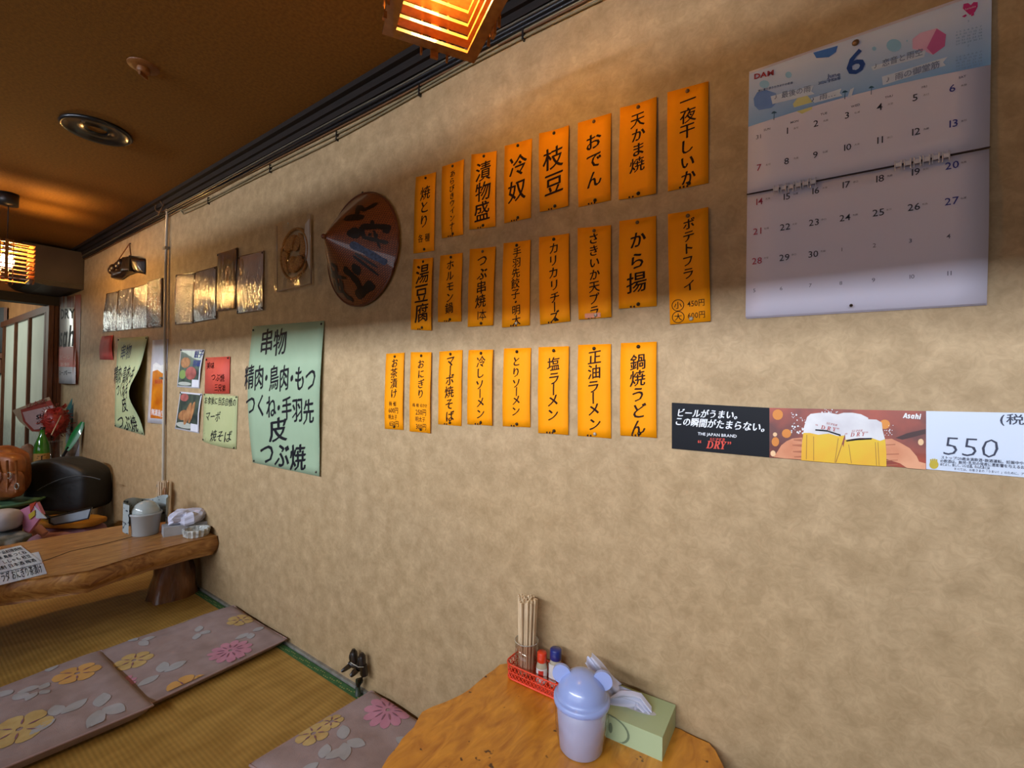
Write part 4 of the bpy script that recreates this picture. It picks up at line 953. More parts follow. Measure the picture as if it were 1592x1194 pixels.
    for (x, y) in [(208, 275), (249, 268), (290, 261), (330, 252), (371, 244), (412, 236), (883, 143), (935, 134), (988, 123), (1039, 113), (1091, 102), (1147, 92)]:
        px, py = 1150+x/3.602, 220+y/3.602; p = W(px, py); hw = .0045
        g = G().tube([(p.x-hw, -.0105, p.z+.008), (p.x-hw, -.016, p.z+.004), (p.x-hw, -.0165, p.z-.006), (p.x-hw, -.012, p.z-.011)], .0011, 5).tube([(p.x+hw, -.0105, p.z+.008), (p.x+hw, -.016, p.z+.004), (p.x+hw, -.0165, p.z-.006), (p.x+hw, -.012, p.z-.011)], .0011, 5)
        g.box((p.x-hw, -.0165, p.z-.006), (p.x+hw, -.0155, p.z+.002)); obj('binding_loop', g, ring, t)
    pin(t, Vector((W(1330, 68).x, -.006, W(1330, 70).z)), 'pin_mid', .006)
    pin(t, Vector((W(1323, 476).x, -.012, W(1323, 476.5).z)), 'pin_dark', .003)
calendar()

# ---------------------------------------------------------------- live-edge tables
def wood(name, c1, c2, scale, stretch, rot, rough=.3, coat=.5):
    m = mat(name, c1, rough, c2, scale, stretch=stretch, coat=coat, bump=.3, bscale=scale*2, detail=8, contrast=(.3, .7), bdist=.003)
    for n in m.node_tree.nodes:
        if n.type == 'MAPPING': n.inputs['Rotation'].default_value = (0, 0, rot)
        if n.type == 'TEX_NOISE': n.inputs['Distortion'].default_value = 1.4
    m.node_tree.nodes['Principled BSDF'].inputs['Coat Roughness'].default_value = .15
    return m
def slab(name, poly, z1, th, m, parent, under=.03, lump=.012, mside=None):
    # dense outline, side faces bulging with noise, underside drawn in
    P = []
    n = len(poly)
    for i in range(n):
        a, b_ = Vector(poly[i]), Vector(poly[(i+1) % n]); k = max(2, int((b_-a).length/.03))
        for j in range(k): P.append(a.lerp(b_, j/k))
    N = len(P); cen = sum(P, Vector((0, 0)))/N; g = G(); rings = [(0, -.004, 0), (-.10, 0, .4), (-.35, .012, 1), (-.65, .004, 1), (-1, -under, .6)]
    for i, p in enumerate(P):
        pass
    V = []
    for (dz, out, lm) in rings:
        for i, p in enumerate(P):
            t_ = (P[(i+1) % N]-P[i-1]).normalized(); nn = Vector((t_.y, -t_.x))
            if nn.dot(p-cen) < 0: nn = -nn
            q = p+nn*(out+lm*lump*noise.noise(Vector((p.x*6, p.y*6, dz*3)))+.5*lump*noise.noise(Vector((p.x*22, p.y*22, 0))))
            q.y = min(q.y, -.003)
            V.append(Vector((q.x, q.y, z1+dz*th)))
    F_ = [tuple(range(N))] + [(r*N+i, r*N+(i+1) % N, (r+1)*N+(i+1) % N, (r+1)*N+i) for r in range(len(rings)-1) for i in range(N)] + [tuple(range(4*N+N-1, 4*N-1, -1))]
    g.add(V, F_); g.sm = [False]+[True]*(len(F_)-2)+[False]
    return obj(name, g, m, parent)
TZL = .347
fr = [HP(x, y, TZL) for x, y in ((347, 831), (300, 841), (240, 856), (190, 871), (140, 887), (100, 893), (60, 899), (0, 907))]
bk = [HP(x, y, TZL) for x, y in ((0, 849), (100, 831), (204, 814), (277, 801))]
dirf = (fr[-1]-fr[-2]).normalized()
ext = Vector((fr[-1].x, fr[-1].y, 0))+Vector((-.12, -.95, 0)).normalized()*.8
extb = Vector((bk[0].x, bk[0].y, 0))+Vector((-.05, -.95, 0)).normalized()*.75
poly = [(p.x, min(p.y, -.004)) for p in fr]+[(ext.x, ext.y), (extb.x, extb.y)]+[(p.x, min(p.y, -.004)) for p in bk]
t = empty('low_table', (-3.1, -.5, 0), 'long live-edge wooden low table on log legs at the far end of the wall', 'table')
wd1 = wood('far_table_wood', '#b88444', '#7c4a1c', 7, (9, 1.2, 4), math.radians(-10), .4, .2)
slab('table_top', poly, TZL, .105, wd1, t)
cr = [HP(x, y, TZL) for x, y in ((0, 893), (75, 870), (110, 857), (165, 845), (215, 832))]
obj('crack', G().tube([(p.x, p.y, TZL-.001) for p in cr], .003, 6), 'trim_wood', t)
lp = HP(266, 926, 0)
stump = mat('stump_wood', '#8a5a32', .4, '#3c2110', 12, stretch=(1, 1, .3), bump=1, bscale=14, coat=.4, bdist=.02)
def stumpgeo(x, y, h, r):
    def q(u, v):
        a = 2*math.pi*u; rr = r*(1+.35*(1-v)**2*(1-.3*math.cos(a*3)))+.022*noise.noise(Vector((math.cos(a)*2, math.sin(a)*2, v*2)))
        return Vector((x+rr*math.cos(a), y+rr*math.sin(a), h*v))
    g = G().grid(q, 32, 12); g.add([q(i/32, 0) for i in range(32)], [tuple(range(32))[::-1]]); g.add([q(i/32, 1) for i in range(32)], [tuple(range(32))]); return g
dwn = Vector((-.58, .815, 0))*.015
obj('log_leg', stumpgeo(lp.x+dwn.x, lp.y+dwn.y, TZL-.1, .085), stump, t)
obj('log_leg', stumpgeo(lp.x-.15, lp.y-1.0, TZL-.1, .085), stump, t)

TZN = .385
e = [HP(x, y, TZN) for x, y in ((790, 1029), (777, 1033), (757, 1049), (728, 1070), (700, 1086), (672, 1098), (657, 1107), (645, 1122), (632, 1137), (615, 1160), (589, 1194))]
rb = [HP(x, y, TZN) for x, y in ((1150, 1300), (1128, 1194), (1115, 1166), (1104, 1154), (1060, 1127))]
polyn = [(p.x, min(p.y, -.004)) for p in e]+[(e[-1].x-.04, e[-1].y-.08), (e[-1].x-.02, e[-1].y-.30), (rb[0].x-.02, e[-1].y-.30)]+[(p.x, min(p.y, -.004)) for p in rb]
t = empty('low_table', (-.5, -.45, 0), 'near honey coloured live-edge low table holding bin and tissue box', 'table')
wd2 = wood('near_table_wood', '#d9952a', '#a8650f', 9, (3, 1, 4), math.radians(35), .32, .6)
nt = wd2.node_tree; b = nt.nodes['Principled BSDF']; tc = [n for n in nt.nodes if n.type == 'TEX_COORD'][0]
vo = nt.nodes.new('ShaderNodeTexNoise'); vo.inputs['Scale'].default_value = 38; vo.inputs['Detail'].default_value = 2; nt.links.new(tc.outputs['Object'], vo.inputs[0])
rv = nt.nodes.new('ShaderNodeValToRGB'); rv.color_ramp.elements[0].position = .26; rv.color_ramp.elements[1].position = .30; rv.color_ramp.elements[0].color = (.12, .07, .03, 1); rv.color_ramp.elements[1].color = (1, 1, 1, 1); nt.links.new(vo.outputs[0], rv.inputs[0])
mx = nt.nodes.new('ShaderNodeMixRGB'); mx.blend_type = 'MULTIPLY'; mx.inputs[0].default_value = 1; prev = b.inputs['Base Color'].links[0].from_socket
nt.links.new(prev, mx.inputs[1]); nt.links.new(rv.outputs[0], mx.inputs[2]); nt.links.new(mx.outputs[0], b.inputs['Base Color'])
slab('table_top', polyn, TZN, .09, wd2, t, lump=.02)
for x, y in ((-.60, -.34), (-.12, -.5)): obj('log_leg', stumpgeo(x, y, TZN-.085, .07), stump, t)
kp = HP(1142, 1190, .335)
obj('bark_knob', G().ellipsoid((kp.x-.03, min(kp.y-.01, -.06), TZN-.065), .06, .05, .045, n=20, m=12, fn=lambda p: p*(1+.15*noise.noise(p*30))), mat('bark_brown', '#5a2c14', .35, '#2c1408', 20, coat=.5, bump=.6, bscale=40), t, label='dark glossy bark knob at the end')

# ---------------------------------------------------------------- items on the near table
def on(px, py, z): p = HP(px, py, z); return p.x, p.y
# bin with bear ears
bx, by = on(903, 1161, TZN)
t = empty('table_bin', (bx, by, TZN), 'pale blue tabletop bin with domed bear-eared lid on the near table', 'bin')
mat('bin_blue', '#98abdf', .28, '#95a8dc', 5, coat=.5); mat('bin_body', '#b3b6d2', .4, '#b0b3cf', 5)
z = TZN
obj('bin_body', G().lathe(bx, by, [(r_*.94, z+h_*.96) for r_, h_ in ((0, 0), (.048, 0), (.051, .004), (.055, .05), (.061, .118), (.059, .118), (.053, .05), (.047, .006), (0, .006))], 48), 'bin_body', t)
dome = [(.066, z+.108), (.067, z+.112), (.067, z+.120), (.062, z+.122)]
dome += [(.060*math.cos(a), z+.122+.058*math.sin(a)) for a in [math.radians(d) for d in (0, 10, 20, 30, 40, 50, 60, 70, 80, 90)]]
obj('domed_lid', G().lathe(bx, by, [(r_*.94, z+(h_-z)*.95) for r_, h_ in dome], 48), 'bin_blue', t)
ax = Vector((right.x, right.y, 0)).normalized()
ax = (ax+Vector((fw0.x, fw0.y, 0))*-.25).normalized(); nrm = Vector((ax.y, -ax.x, 0))
for s in (-1, 1):
    c = Vector((bx, by, z+.157))+ax*(.042*s)
    g = G(); v = []
    for d in (-.004, .004):
        for i in range(26):
            a = 2*math.pi*i/26; v.append(c+ax*(.021*math.cos(a)+s*.004)+Vector((0, 0, .021*math.sin(a)))+nrm*d)
    g.add(v, [tuple(range(26))[::-1], tuple(range(26, 52))]+[(i, (i+1) % 26, 26+(i+1) % 26, 26+i) for i in range(26)])
    obj('ear', g, 'bin_blue', t)
g = G().grid(lambda u, v: Vector((bx+(.051+.0115*v+.0035*noise.noise(Vector((math.cos(6.283*u)*3, math.sin(6.283*u)*3, v*4))))*math.cos(6.283*u), by+(.051+.0115*v+.0035*noise.noise(Vector((math.cos(6.283*u)*3, math.sin(6.283*u)*3, v*4))))*math.sin(6.283*u), z+.004+.103*v)), 56, 16)
obj('plastic_bag', g, film_mat('bin_bag_film', .25, .1, bump=.9, bscale=(40, 40, 22), bdist=.008), t)

# tissue box
tz = TZN+.052
A_, B_, C_ = HP(959, 1050, tz), HP(1056.5, 1085, tz), HP(1035.6, 1133, tz)
eL = (B_-A_); eW = (C_-B_); L = max(eL.length, .2); Wd = max(.095, min(eW.length, .125)); eL.normalize(); eW = Vector((eL.y, -eL.x, 0))
if eW.dot(C_-B_) < 0: eW = -eW
sh_ = Vector((0, 0, 0))
mny = max(B_.y, A_.y)
if mny > -.006: sh_ = Vector((0, -.006-mny, 0))
org = B_+sh_; TB = lambda a, b2, zz: org-eL*a+eW*b2+Vector((0, 0, zz-tz))
t = empty('tissue_box', TB(L/2, Wd/2, TZN), 'pale green tissue box with a white tissue pulled out, on the near table', 'tissue box')
v = [TB(a, b2, zz) for zz in (TZN, tz) for a, b2 in ((0, 0), (0, Wd), (L, Wd), (L, 0))]
gb = mat('box_green', '#aebf94', .5, '#a6b88c', 6)
obj('carton', G().add(v, [(3, 2, 1, 0), (4, 5, 6, 7), (0, 1, 5, 4), (1, 2, 6, 5), (2, 3, 7, 6), (3, 0, 4, 7)]), gb, t)
g = G(); g.add([TB(.085+.055*math.cos(a), Wd*.5+.014*math.sin(a), tz+.0006) for a in [2*math.pi*i/24 for i in range(24)]], [tuple(range(24))]); obj('slot_film', g, mat('slot_white', '#c9cccf', .3, coat=.4), t)
g = G()
for rr, cx_ in ((.052, L*.62),):
    for i in range(28):
        a0, a1 = math.pi*i/27*1.9+.6, math.pi*(i+1)/27*1.9+.6
        g.add([TB(cx_+r_*math.cos(a), Wd+.0006, TZN+.024+r_*.62*math.sin(a)) if TZN+.024+r_*.62*math.sin(a) > TZN+.002 else TB(cx_+r_*math.cos(a), Wd+.0006, TZN+.002) for r_, a in ((rr, a0), (rr, a1), (rr*.9, a1), (rr*.9, a0))], [(0, 1, 2, 3)])
for dx in (-.007, .007):
    g.add([TB(L*.62+dx+.005*math.cos(a), Wd+.0007, TZN+.026+.012*math.sin(a)) for a in [2*math.pi*i/12 for i in range(12)]], [tuple(range(12))])
obj('leaf_ring_print', g, mat('print_sage', '#6f7f62', .6), t)
tis = mat('tissue_paper', '#c9cbdc', .8, '#c3c5d8', 9)
def tissue(path, wid, seed, fold=.012):
    def q(u, v):
        k = v*(len(path)-1); i = min(int(k), len(path)-2); p = path[i].lerp(path[i+1], k-i); ww = wid[i]*(1-(k-i))+wid[i+1]*(k-i)
        tt = (path[i+1]-path[i]).normalized(); sd = tt.cross(Vector((fwd.x, fwd.y, 0)).normalized()).normalized()
        fd = Vector((fwd.x, fwd.y, 0)).normalized()*fold*math.sin(u*math.pi*3+seed+v*2)
        return p+sd*ww*(u-.5)+fd
    return G().grid(q, 24, 16)
tb = TB(L*.5, Wd*.5, tz)
up_ = lambda px, py, dep: RD(px, py, dep)
d0 = depth(tb)
q0 = TB(.045, Wd*.5, tz); path = [q0+Vector((0, 0, -.003)), q0-eL*.03+Vector((0, 0, .016)), q0-eL*.075+Vector((0, 0, .010)), q0-eL*.105+Vector((0, 0, .028)), q0-eL*.13+Vector((0, 0, .058)), q0-eL*.155+Vector((0, 0, .078))]
g = tissue(path, [.015, .035, .05, .045, .035, .028], .5, .008)
obj('tissue', g, tis, t)
g = tissue([q0+Vector((0, 0, .002)), q0-eL*.03+Vector((0, 0, .022)), q0-eL*.06+Vector((0, 0, .014))+eW*.01, q0-eL*.09+Vector((0, 0, .006))+eW*.022], [.02, .03, .045, .02], 1.7, .006)
obj('tissue_fold', g, tis, t)

# red basket
rz = mat('basket_red', '#e2401c', .35, '#d83a18', 6, coat=.4)
p0, p1 = HP(783, 1052, TZN), HP(857, 1086, TZN)
dl = (p1-p0); dl.z = 0; dl.normalize(); dn = Vector((-dl.y, dl.x, 0))
if dn.y < 0: dn = -dn
BLn, BW, BH = .175, .075, .042
bc = p0+dl*(BLn/2+.006)+dn*(BW/2)
over = max((bc+dl*sx*BLn/2+dn*BW/2).y for sx in (-1, 1))
if over > -.01: bc = bc-Vector((0, over+.01, 0))
t = empty('condiment_basket', (bc.x, bc.y, TZN), 'orange-red openwork plastic basket against the wall on the near table', 'basket')
def rr_path(l, w_, r, n=6):
    pts = []
    for cx_, cy_, a0 in ((l/2-r, w_/2-r, 0), (-l/2+r, w_/2-r, 90), (-l/2+r, -w_/2+r, 180), (l/2-r, -w_/2+r, 270)):
        for i in range(n+1): a = math.radians(a0+90*i/n); pts.append((cx_+r*math.cos(a), cy_+r*math.sin(a)))
    return pts
bp3 = lambda x, y, z_: bc+dl*x+dn*y+Vector((0, 0, z_-bc.z))
def dense(pts, step=.006):
    out = []
    for i in range(len(pts)):
        a, b_ = Vector(pts[i]), Vector(pts[(i+1) % len(pts)]); k = max(1, round((b_-a).length/step))
        out += [a.lerp(b_, j/k) for j in range(k)]
    return out
pp = dense(rr_path(BLn, BW, .022))
cl = lambda z_, k_=1.0: [bp3(p.x*k_, p.y*k_, z_) for p in pp]+[bp3(pp[0].x*k_, pp[0].y*k_, z_)]
obj('rim', G().tube(cl(TZN+BH, 1.04), .0022, 6), rz, t); obj('lower_band', G().tube(cl(TZN+.004), .0035, 6), rz, t); obj('middle_band', G().tube(cl(TZN+BH*.52, 1.02), .0014, 5), rz, t)
g = G(); N = len(pp)
for i in range(0, N, 1):
    for (za, zb_, ka, kb) in ((TZN+.006, TZN+BH*.52, 1.0, 1.02), (TZN+BH*.52, TZN+BH, 1.02, 1.04)):
        a, b_ = pp[i], pp[(i+2) % N]; c_, d_ = pp[(i+2) % N], pp[i]
        if i % 2 == 0:
            g.tube([bp3(a.x*ka, a.y*ka, za), bp3(b_.x*kb, b_.y*kb, zb_)], .0013, 4, False); g.tube([bp3(c_.x*ka, c_.y*ka, za), bp3(d_.x*kb, d_.y*kb, zb_)], .0013, 4, False)
obj('openwork_side', g, rz, t, kind='stuff')
g = G(); g.add([bp3(p.x, p.y, TZN+.002) for p in pp], [tuple(range(N))]); g.add([bp3(p.x, p.y, TZN+.0004) for p in pp], [tuple(range(N))[::-1]]); obj('floor_plate', g, rz, t)
# glass tumbler and chopsticks
film_mat('clear_glass', .12, .04, (.99, .99, .99, 1), bump=0)
def tumbler(x, y, z_, r, h, label):
    t = empty('glass_tumbler', (x, y, z_), label, 'glass')
    obj('glass_wall', G().lathe(x, y, [(0, z_), (r*.86, z_), (r*.9, z_+.003), (r, z_+h), (r-.0018, z_+h), (r*.86, z_+.009), (0, z_+.009)], 32), 'clear_glass', t)
    obj('glass_lip', G().tube([(x+r*math.cos(a), y+r*math.sin(a), z_+h) for a in [2*math.pi*i/32 for i in range(33)]], .0011, 6), mat('glass_edge', '#a9a598', .15, coat=1), t)
    return t
gz = TZN+.003
gp = bp3(-BLn/2+.040, .006, gz)
tumbler(gp.x, gp.y, gz, .033, .095, 'clear glass tumbler packed with chopsticks in the red basket')
def sticks(x, y, z_, r, n, L, group, label, m, first=None):
    w2 = .0022
    proto = None
    for i in range(n):
        a = i*2.39996; rr = r*math.sqrt((i+.5)/n)*.72
        base = Vector((x+rr*math.cos(a), y+rr*math.sin(a), z_)); lean = Vector((rr*math.cos(a)*.24+random.uniform(-.002, .003), rr*math.sin(a)*.24+random.uniform(-.002, .002), 0))
        Lh = L*(1+random.uniform(-.015, .03))
        if proto is None:
            g = G(); v = [(sx*k_, sy*k_, zz) for zz, k_ in ((0, w2*.7), (L, w2)) for sx, sy in ((-1, -1), (1, -1), (1, 1), (-1, 1))]
            g.add(v, [(3, 2, 1, 0), (4, 5, 6, 7), (0, 1, 5, 4), (1, 2, 6, 5), (2, 3, 7, 6), (3, 0, 4, 7)])
            o = obj('chopstick', g, m, origin=(0, 0, 0)); proto = o
        else: o = proto.copy(); COL.objects.link(o)
        o.location = base; o.rotation_euler = Vector((lean.x*1.0, lean.y*1.0, L)).to_track_quat('Z', 'Y').to_euler(); o.scale = (1, 1, Lh/L)
        o['label'] = label; o['category'] = 'chopstick'; o['group'] = group
mat('chopstick_wood', '#e0cba8', .6, '#cbb088', 10, stretch=(30, 30, 2))
sticks(gp.x, gp.y, gz+.010, .031, 40, .20, 'chopsticks in the near glass', 'pale wooden disposable chopstick standing in the near glass tumbler', MATS['chopstick_wood'])
# condiment bottles
def shaker(p, label, cap, capc, r, h, ch, parts):
    x, y = p.x, p.y; t = empty('condiment_bottle', (x, y, gz), label, 'bottle')
    obj('bottle_body', G().lathe(x, y, [(0, gz), (r*.95, gz), (r, gz+.003), (r, gz+h*.72), (r*.86, gz+h*.86), (r*.72, gz+h)], 28), mat('jar_clear', '#b9b3a2', .15, '#a89c80', 30, coat=.8), t)
    obj('cap', G().lathe(x, y, [(r*.8, gz+h-.002), (r*.86, gz+h), (r*.84, gz+h+ch*.92), (r*.76, gz+h+ch), (0, gz+h+ch)], 28), mat(cap, capc, .3, coat=.5), t)
    rd = (CAM-Vector((x, y, gz))); a0 = math.atan2(rd.y, rd.x)
    for nm, m_, z0_, z1_, da0, da1, k_ in parts:
        g = G().grid(lambda u, v: Vector((x+r*k_*math.cos(a0+da0+(da1-da0)*u), y+r*k_*math.sin(a0+da0+(da1-da0)*u), gz+h*(z0_+(z1_-z0_)*v))), 12, 2); obj(nm, g, m_, t)
    return t
lw = mat('label_white', '#d6d2cc', .5); lr = mat('label_red', '#c03020', .5); lo = mat('label_orange', '#e04a1a', .5)
b1 = bp3(-BLn/2+.093, .002, gz); b2 = bp3(-BLn/2+.128, .016, gz)
shaker(b1, 'small pepper bottle with an orange-red cap beside the chopstick glass', 'cap_red', '#d83c1c', .0155, .058, .024, [('label', lw, .08, .72, -1.2, 1.2, 1.02), ('label_disc', lr, .32, .66, -.6, .3, 1.04)])
shaker(b2, 'taller condiment bottle with a dark blue cap, behind the bear-eared bin', 'cap_blue', '#1c2c78', .0185, .070, .026, [('label', lw, .1, .86, -1.3, .1, 1.02), ('orange_label', lo, .1, .92, .1, 1.4, 1.03)])

# ---------------------------------------------------------------- items on the far table
bx, by = on(226, 830, TZL); zz = TZL
t = empty('table_bin', (bx, by, zz), 'light grey tabletop bin with domed lid on the far table', 'bin')
mat('bin_grey', '#a4a8a8', .4, '#a0a4a4', 4)
obj('bin_body', G().lathe(bx, by, [(0, zz), (.058, zz), (.06, zz+.004), (.069, zz+.108), (.074, zz+.112), (.074, zz+.120), (.066, zz+.121)], 40), 'bin_grey', t)
obj('domed_lid', G().lathe(bx, by, [(.064*math.cos(a), zz+.121+.062*math.sin(a)) for a in [math.radians(d) for d in range(0, 91, 10)]], 40), mat('lid_grey', '#a9b2b0', .2, coat=.6), t)
c = Vector((bx, by, zz))
g = G().grid(lambda u, v: c+Vector((math.cos(1.2+3.6*u)*(.088+.012*math.sin(u*17)), math.sin(1.2+3.6*u)*(.088+.012*math.sin(u*17)), .03+.155*v+.012*math.sin(u*11))), 40, 8)
o = tag(obj('patterned_cloth', g, mat('dish_cloth', '#9aa3a2', .8, '#39424a', 45, contrast=(.38, .42))), 'grey cloth with dark leaf pattern draped behind the grey bin', 'cloth')
px_, py_ = on(250, 806, TZL)
g = G().grid(lambda u, v: Vector((px_+.07*math.cos(6.283*u), py_-.02+.035*math.sin(6.283*u), TZL+.002+.06*v)), 24, 3)
g.add([Vector((px_+.07*math.cos(6.283*i/20), py_-.02+.035*math.sin(6.283*i/20), TZL+.002)) for i in range(20)], [tuple(range(20))])
tag(obj('condiment_basket', g, rz), 'orange-red plastic basket behind the far tissue box', 'basket')
gx, gy = on(268, 800, TZL); gy = min(gy, -.05)
tumbler(gx, gy, TZL+.003, .034, .12, 'glass holding chopsticks beside the pipe on the far table')
mat('stick_far', '#dcc6a6', .6)
sticks(gx, gy, TZL+.012, .034, 30, .205, 'chopsticks in the far glass', 'pale wooden chopstick in the glass beside the pipe', MATS['stick_far'])
tag(obj('wooden_spoon', G().ellipsoid((gx+.045, gy-.01, TZL+.135), .022, .008, .055, n=16, m=10).tube([(gx+.045, gy-.01, TZL+.002), (gx+.045, gy-.01, TZL+.1)], .006, 8), mat('spoon_wood', '#8a5a2c', .5, '#6e441e', 12)), 'brown wooden spoon standing beside the far chopsticks', 'spoon')
qx, qy = on(292, 826, TZL)
t = empty('tissue_box', (qx, qy, TZL), 'white tissue box with a crumpled tissue on the far table', 'tissue box')
g = G().box((qx-.115, qy-.045, TZL), (qx+.115, qy+.045, TZL+.05), math.radians(78)); obj('carton', g, mat('carton_white', '#b4b4b4', .5, '#8f9296', 9), t)
g = G().ellipsoid((qx, qy, TZL+.083), .065, .085, .038, e=.8, n=16, m=9, fn=lambda p: p*(1+.55*noise.noise(p*26+Vector((3, 1, 2)))))
g.sm = [False]*len(g.sm)
obj('tissue', g, tis, t)
ax_, ay_ = on(322, 829, TZL); ay_ = min(ay_, -.075)
t = empty('ashtray', (ax_, ay_, TZL), 'cut glass ashtray at the end of the far table by the wall', 'ashtray')
prof = [(0, 0), (.052, 0), (.056, .004), (.064, .038), (.060, .042), (.052, .038), (.044, .012), (0, .010)]
g = G()
def asht(u, v):
    k = v*(len(prof)-1); i = min(int(k), len(prof)-2); f = k-i; r = prof[i][0]*(1-f)+prof[i+1][0]*f; zq = prof[i][1]*(1-f)+prof[i+1][1]*f
    r *= 1+.05*(1 if int(u*32+.5) % 2 else -1)*(1 if .25 < v < .7 else 0); a = 6.28318*u
    return Vector((ax_+r*math.cos(a), ay_+r*math.sin(a), TZL+zq))
g.grid(asht, 32, 7, False); obj('glass_dish', g, mat('cut_glass', '#cfd2cc', .08, '#8f928e', 60, coat=1, bump=.5, bscale=80), t)
# menu sheets lying on the far table
def flat_sheet(pts, z_, label, write):
    P_ = [HP(x, y, z_) for x, y in pts]; t = empty('menu_sheet', P_[0], label, 'menu')
    g = G(); g.add([p for p in P_]+[p+Vector((0, 0, .001)) for p in P_], [(3, 2, 1, 0), (4, 5, 6, 7), (0, 1, 5, 4), (1, 2, 6, 5), (2, 3, 7, 6), (3, 0, 4, 7)])
    obj('laminate', g, mat('menu_white', '#bcc2ce', .3, '#b4bac8', 5, coat=.5), t)
    g = G(); TL_, TR_, BR_, BL_ = P_
    def bil(u, v): return TL_.lerp(TR_, u).lerp(BL_.lerp(BR_, u), v)+Vector((0, 0, .0016))
    rows = ['お品書き御献立一品料理焼物', '牛たん塩焼 豚串 鳥串 つくね', 'げそ焼 ほっけ ししゃも 枝豆', '生ビール 焼酎 日本酒 梅酒'] if write else ['冷奴 漬物 サラダ おにぎり茶漬け']
    n = len(rows)
    for r_, s in enumerate(rows):
        tot = sum(adv(c_) for c_ in s); x = 0; hv = (.17 if write else .4)
        for c_ in s:
            if c_ != ' ':
                vs, fs = glyph(c_, .012); g.add([bil(.04+.92*(x+a)/tot, (.16+.22*r_ if write else .75)-(b_-.37)*hv) for a, b_ in vs], fs)
            x += adv(c_)
    obj('lettering', g, 'ink_grey' if not write else 'ink_black', t)
flat_sheet([(-55, 868), (32, 848), (66, 875), (-50, 903)], TZL+.004, 'white menu card dense with dark characters on the far table', True)
flat_sheet([(-50, 880), (60, 858), (73, 892), (-45, 921)], TZL+.001, 'plainer grey-white sheet under the menu card on the far table', False)

